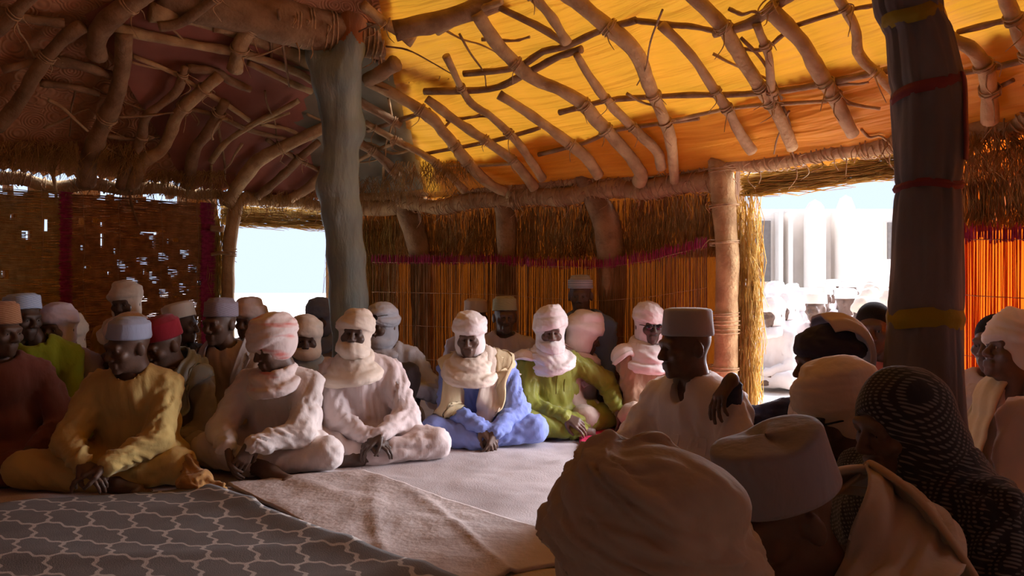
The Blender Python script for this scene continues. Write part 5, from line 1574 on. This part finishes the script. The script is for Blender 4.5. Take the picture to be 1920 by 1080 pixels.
BACK_ROW = [
 dict(label='man in maroon robe and orange cap at the far left edge of the picture', hx=2, px=-8, d=3.72, ytop=566, rot=35, lean=10, hyaw=35, hpitch=5, robe=MAROON, head=K(CAPOR, h=.095, z=.045, flare=-.008), hands={-1: (-.12, -.28, .2), 1: (.12, -.28, .18)}, legs={('k', 1): (.25, -.22, .12)}),
 dict(label='man in lime green robe and blue-white cap beside the left picture edge', hx=44, px=66, d=4.2, ytop=553, rot=22, lean=12, hyaw=42, hpitch=8, robe=LIME, head=K(CAPBW, h=.075, z=.05, tilt=-14), hoff=(-.06, 0, 0)),
 dict(label='man with lavender head wrap and robe behind the lime green robe', hx=106, px=105, d=4.4, ytop=566, rot=10, hyaw=-8, robe=LAV, head=T(LAVT, open=(.056, .078, .075), wraps=3, tall=.7)),
 dict(label='man with beige turban half hidden behind the lavender head wrap', px=136, d=4.95, ytop=585, rot=15, robe=PINKW, head=T(CREAM, cowl=3)),
 dict(label='man in ochre robe and tall cream hood against the reed mat', px=240, d=5.15, ytop=525, rot=4, lean=6, hpitch=8, robe=MUSTD, head=T(CREAM, open=(.05, .075, .06), oz=-.03, wraps=3, tall=.75, cowl=4, cs=1.15)),
 dict(label='man in ochre robe hidden behind the mustard tunic, white turban bowed', px=218, d=4.65, ytop=590, hoff=(.17, 0, 0), lean=24, hpitch=30, robe=MUSTD, head=T(TURBP, hood=False, size=1.2, tall=.6, cowl=2)),
 dict(lod='hi', label='old man in red cap with grey-blue scarf over a grey robe', hx=306, px=312, d=4.05, ytop=600, rot=-8, lean=20, hyaw=-22, hpitch=20, robe=GREYR, hoff=(-.01, 0, 0), head=K(CAPR, h=.09, z=.048, dome=.02), scarf=[dict(path=[(.10, -.20, .22), (.12, -.14, .40), (.11, .0, .56), (.0, .10, .57), (-.11, .0, .56), (-.12, -.14, .42)], w=.13, mat=GBLUE, amp=.014)], legs={('k', 1): (.25, -.2, .12)}),
 dict(label='man in profile with tilted white cap facing right by the far doorway', hx=341, px=338, d=5.05, ytop=568, rot=60, hyaw=30, robe=DARK, head=K(CAPW, h=.095, z=.05, tilt=-20, ctilt=0, flare=.002)),
 dict(lod='hi', label='man in beige robe with white scarf and grey-lilac cap', hx=412, px=425, d=4.4, ytop=563, rot=-6, lean=8, hyaw=-14, hpitch=5, hoff=(-.04, 0, 0), robe=BEIGE, head=K(CAPG, h=.085, z=.048, dome=.02, dent=.01), scarf=[dict(path=[(.09, -.19, .18), (.11, -.14, .40), (.11, -.02, .57), (.02, .09, .58), (-.1, -.02, .57), (-.12, -.14, .42), (-.11, -.18, .25)], w=.10, mat=GAUZE)]),
 dict(label='man with white turban silhouetted in the far doorway', px=480, d=5.2, ytop=555, rot=-5, hyaw=-8, robe=BEIGE, head=T(TURBP, wraps=3, tall=1.0, open=(.05, .075, .06))),
 dict(label='man with cream turban and grey-blue face veil left of the grey-green post', px=578, d=4.75, ytop=588, rot=6, hyaw=8, hpitch=6, robe=BEIGE, head=T(CREAM, veil=True, open=(.056, .075, .034), oz=.0, wraps=3, tall=.7, cowl=3, cmat=GBLUE)),
 dict(label='man with dark grey hood half hidden behind the grey-green post', px=606, d=5.65, ytop=556, robe=BEIGE, head=T(SLATE, wraps=3, tall=.9, open=(.05, .07, .06))),
 dict(lod='hi', label='man in grey-white shawl with goggles pushed up on his veiled turban', hx=715, px=728, d=4.8, ytop=566, rot=-8, lean=6, hyaw=-18, robe=GAUZE, trousers=DARK, hoff=(-.04, 0, 0), head=T(GAUZE, veil=True, vz=-.02, glasses='up', open=(.054, .075, .044), oz=-.012, wraps=3, tall=.7, cowl=3),
      hands={-1: (-.12, -.24, .2), 1: (.18, -.30, .34)}, legs={('k', 1): (.20, -.30, .42), ('a', 1): (.16, -.34, .06), ('k', -1): (-.2, -.18, .12)}, lap=False, eyes=True),
 dict(label='man in beige cap hidden behind the sky-blue robe', px=893, d=5.8, ytop=561, robe=LAV, head=K(CAPBE, h=.09)),
 dict(lod='hi', label='man in lavender robe and olive embroidered cap looking straight ahead', px=946, d=5.4, ytop=558, rot=5, lean=6, hyaw=2, hpitch=2, robe=LAV, head=K(CAPO, h=.085, z=.05, flare=-.004, dome=.015)),
 dict(label='man in dusty blue robe and striped skullcap, highest against the reed mat', hx=1088, px=1096, d=5.32, ytop=524, rot=5, hyaw=-14, lean=6, hoff=(-.04, 0, 0), robe=BLUED, head=K(CAPS, h=.06, z=.055, dome=.03)),
 dict(label='man with rounded white turban seen from behind the olive green robe', hx=1096, px=1104, d=5.08, ytop=584, rot=60, hyaw=40, hpitch=18, robe=BEIGE, head=T(TURB, size=1.08, wraps=5, cowl=2, cmat=TURBP), hoff=(-.03, 0, 0)),
 dict(lod='hi', label='man in navy robe stretching his arm out leftward, pink-white scarf over his head', hx=1548, px=1562, d=2.68, ytop=606, rot=-62, lean=12, hyaw=-24, hpitch=4, robe=NAVY, hoff=(0, -.02, 0), head=T(NAVY, hood=False, size=.98, wraps=3, tall=.5, cowl=0),
      hands={-1: (-.22, -.34, .635), 1: (.14, -.28, .2)}, pole={-1: (-.3, .2, -.5)}, hdir={-1: (-.12, -.62, -.75)}, hpalm={-1: (.2, .7, -.5)}, curl={-1: .32}, cuff=.04, sleeve=.95,
      scarf=[dict(path=[(-.13, -.17, .30), (-.13, -.13, .44), (-.09, -.03, .55), (-.03, .09, .585)], w=.15, mat=PINKW), dict(path=[(-.05, -.20, .34), (-.04, -.16, .46), (.0, -.02, .57)], w=.12, mat=TURBP)], veil_back=PINKW),
 dict(label='bareheaded man in salmon robe sitting in the bright doorway', hx=1638, px=1652, d=3.55, ytop=569, rot=-20, hyaw=-12, lean=8, robe=SALMON, hoff=(-.04, 0, 0), head=dict(kind='none')),
 dict(lod='hi', label='man with cream turban and dark glasses in front of the checked shawl', hx=1572, px=1580, d=2.15, ytop=690, rot=-55, lean=20, hyaw=-20, hpitch=14, robe=BEIGE, head=T(CREAM, hood=False, size=1.08, wraps=4, tall=.8, glasses='on', cowl=3, roll=-6)),
 dict(lod='hi', label='man with cream turban in profile looking up at the right edge', hx=1900, px=1905, d=3.0, ytop=584, rot=-55, lean=4, hyaw=-32, hpitch=-14, robe=BEIGE, head=T(CREAM, hood=False, size=1.06, wraps=4, tall=.9, cowl=0), hoff=(-.03, 0, 0), vneck=True, sleeve=1.1, hands={-1: (-.22, -.3, .18), 1: (.14, -.28, .16)},
      scarf=[dict(path=[(-.14, -.14, .24), (-.13, -.14, .38), (-.10, -.08, .50), (-.05, .03, .59)], w=.12, mat=CREAMY), ]),
 dict(label='bareheaded man in white robe behind the upward-looking man', hx=1866, px=1866, d=3.2, ytop=592, rot=-30, hyaw=-30, lean=8, robe=PINKW, head=dict(kind='none')),
 dict(label='man in pale robe mostly outside the right edge, knee raised', px=2035, d=2.3, ytop=560, rot=-40, lean=2, robe=PINKW, head=T(TURB), legs={('k', -1): (-.22, -.30, .34), ('a', -1): (-.16, -.36, .06)}),
]
FORE = [
 dict(lod='fg', label='man under a black and white checked shawl in the right foreground', hx=1688, px=1712, d=1.75, ytop=690, rot=-72, lean=14, hyaw=-6, hpitch=12, robe=DARK, eyes=True, head=dict(kind='shawl', mat=CHECK), nohands=True, hoff=(0, -.03, 0)),
 dict(lod='fg', label='man in grey cap bowing forward with a cream scarf round his neck, right foreground', hx=1468, px=1515, d=1.45, ytop=802, rot=-66, lean=22, hyaw=-10, hpitch=24, robe=GREYR, head=K(CL('grey_felt', (.24, .23, .26)), h=.118, z=.046, flare=-.004, dome=.003, dent=.014, w=1.14), nohands=True, hoff=(0, -.04, -.01),
      scarf=[dict(path=[(-.10, -.17, .30), (-.14, -.10, .44), (-.10, .05, .545), (.0, .13, .56), (.10, .07, .545), (.16, -.05, .46), (.17, -.15, .32)], w=.19, mat=CL('tan_gauze', (.44, .35, .26)), amp=.018, folds=6, nu=60, nw=26), dict(path=[(-.12, -.12, .46), (-.04, .10, .57), (.08, .10, .56), (.19, .10, .44), (.24, .13, .28)], w=.13, mat=CL('ochre_gauze', (.40, .28, .16)), amp=.016, off=.035, nu=60, nw=22)]),
 dict(lod='fg', label='man with a huge loosely wound cream turban seen from behind, nearest the viewer', hx=1196, px=1180, d=1.15, ytop=838, rot=-105, lean=18, hyaw=-8, hpitch=-8, hroll=0, robe=GREYR, head=T(CL('khaki_gauze', (.37, .32, .25)), hood=False, size=1.44, wraps=9, tall=.75, cowl=0, wild=2.2, bt=.72, bamp=.02, roll=-8), nohands=True),
]
for s_ in FORE: s_.setdefault('eyes', False)
import time as _t
_t0 = _t.time()
for s_ in FRONT + BACK_ROW + FORE: build_person(s_)
# crowd outside, sitting in the glare
g = np.random.default_rng(77)
protos = []
for k in range(3):
    r = build_person(dict(lod='low', label='white-robed person sitting in the glare of the crowd outside the doorway', group='crowd sitting outside the bright doorway', px=1500 + 60 * k, d=7.0 + k, ztop=.86, rot=[-30, 10, 40][k], robe=[WHITE, PINKW, LAV][k], head=[T(TURB), K(CAPW), T(CREAM, wraps=3)][k], nohands=True, eyes=False))
    protos.append(r)
spots = []
for row, d in enumerate((7.0, 7.9, 8.8, 9.7, 10.6, 11.6, 12.6)):
    n = 3
    for i in range(n):
        spots.append((1425 + 265 * (i + .5 + g.uniform(-.12, .12) + .3 * (row % 2) - .15) / n, d + g.uniform(-.08, .08)))
for i, (px, d) in enumerate(spots):
    z = 0.04 * 0
    loc = ((px - 960) * d / F, d, 0); rz = math.radians(g.uniform(-70, 70))
    if i < 3: r = protos[i]
    else:
        src = protos[i % 3]; r = src.copy(); COL.objects.link(r)
        for ch in src.children:
            c = ch.copy(); COL.objects.link(c); c.parent = r
    r.location = loc; r.rotation_euler = (0, 0, rz); sc = g.uniform(.95, 1.05) + .03 * (d - 7); r.scale = (sc, sc, sc)
print('PEOPLE', _t.time() - _t0)

# crumpled cloth on the floor beside the man in mustard
ch = P3(368, 930, 3.45); ch[2] = .05
hpz = [ell((-.01, .01, .025), (.085, .09, .045), famp=.016), cap((-.03, .03, .03), (-.09, .11, .09), .045, .04, famp=.016), cap((.03, -.03, .02), (.14, -.05, .012), .035, .02, famp=.012), cap((-.02, -.05, .02), (.05, -.09, .015), .035, .025, famp=.012)]
V, Q = sdf_mesh(hpz, .009, .03)
V = add_folds(V, Q, hpz, .014, 3); V[:, 2] = np.maximum(V[:, 2], .0)
o = obj('crumpled_cloth', V, Q, CL('ochre_brown_cloth', (.36, .19, .06)))
o.location = [float(q) for q in ch]
tag(o, 'crumpled ochre cloth lying on the floor right of the man in mustard tunic', 'cloth')
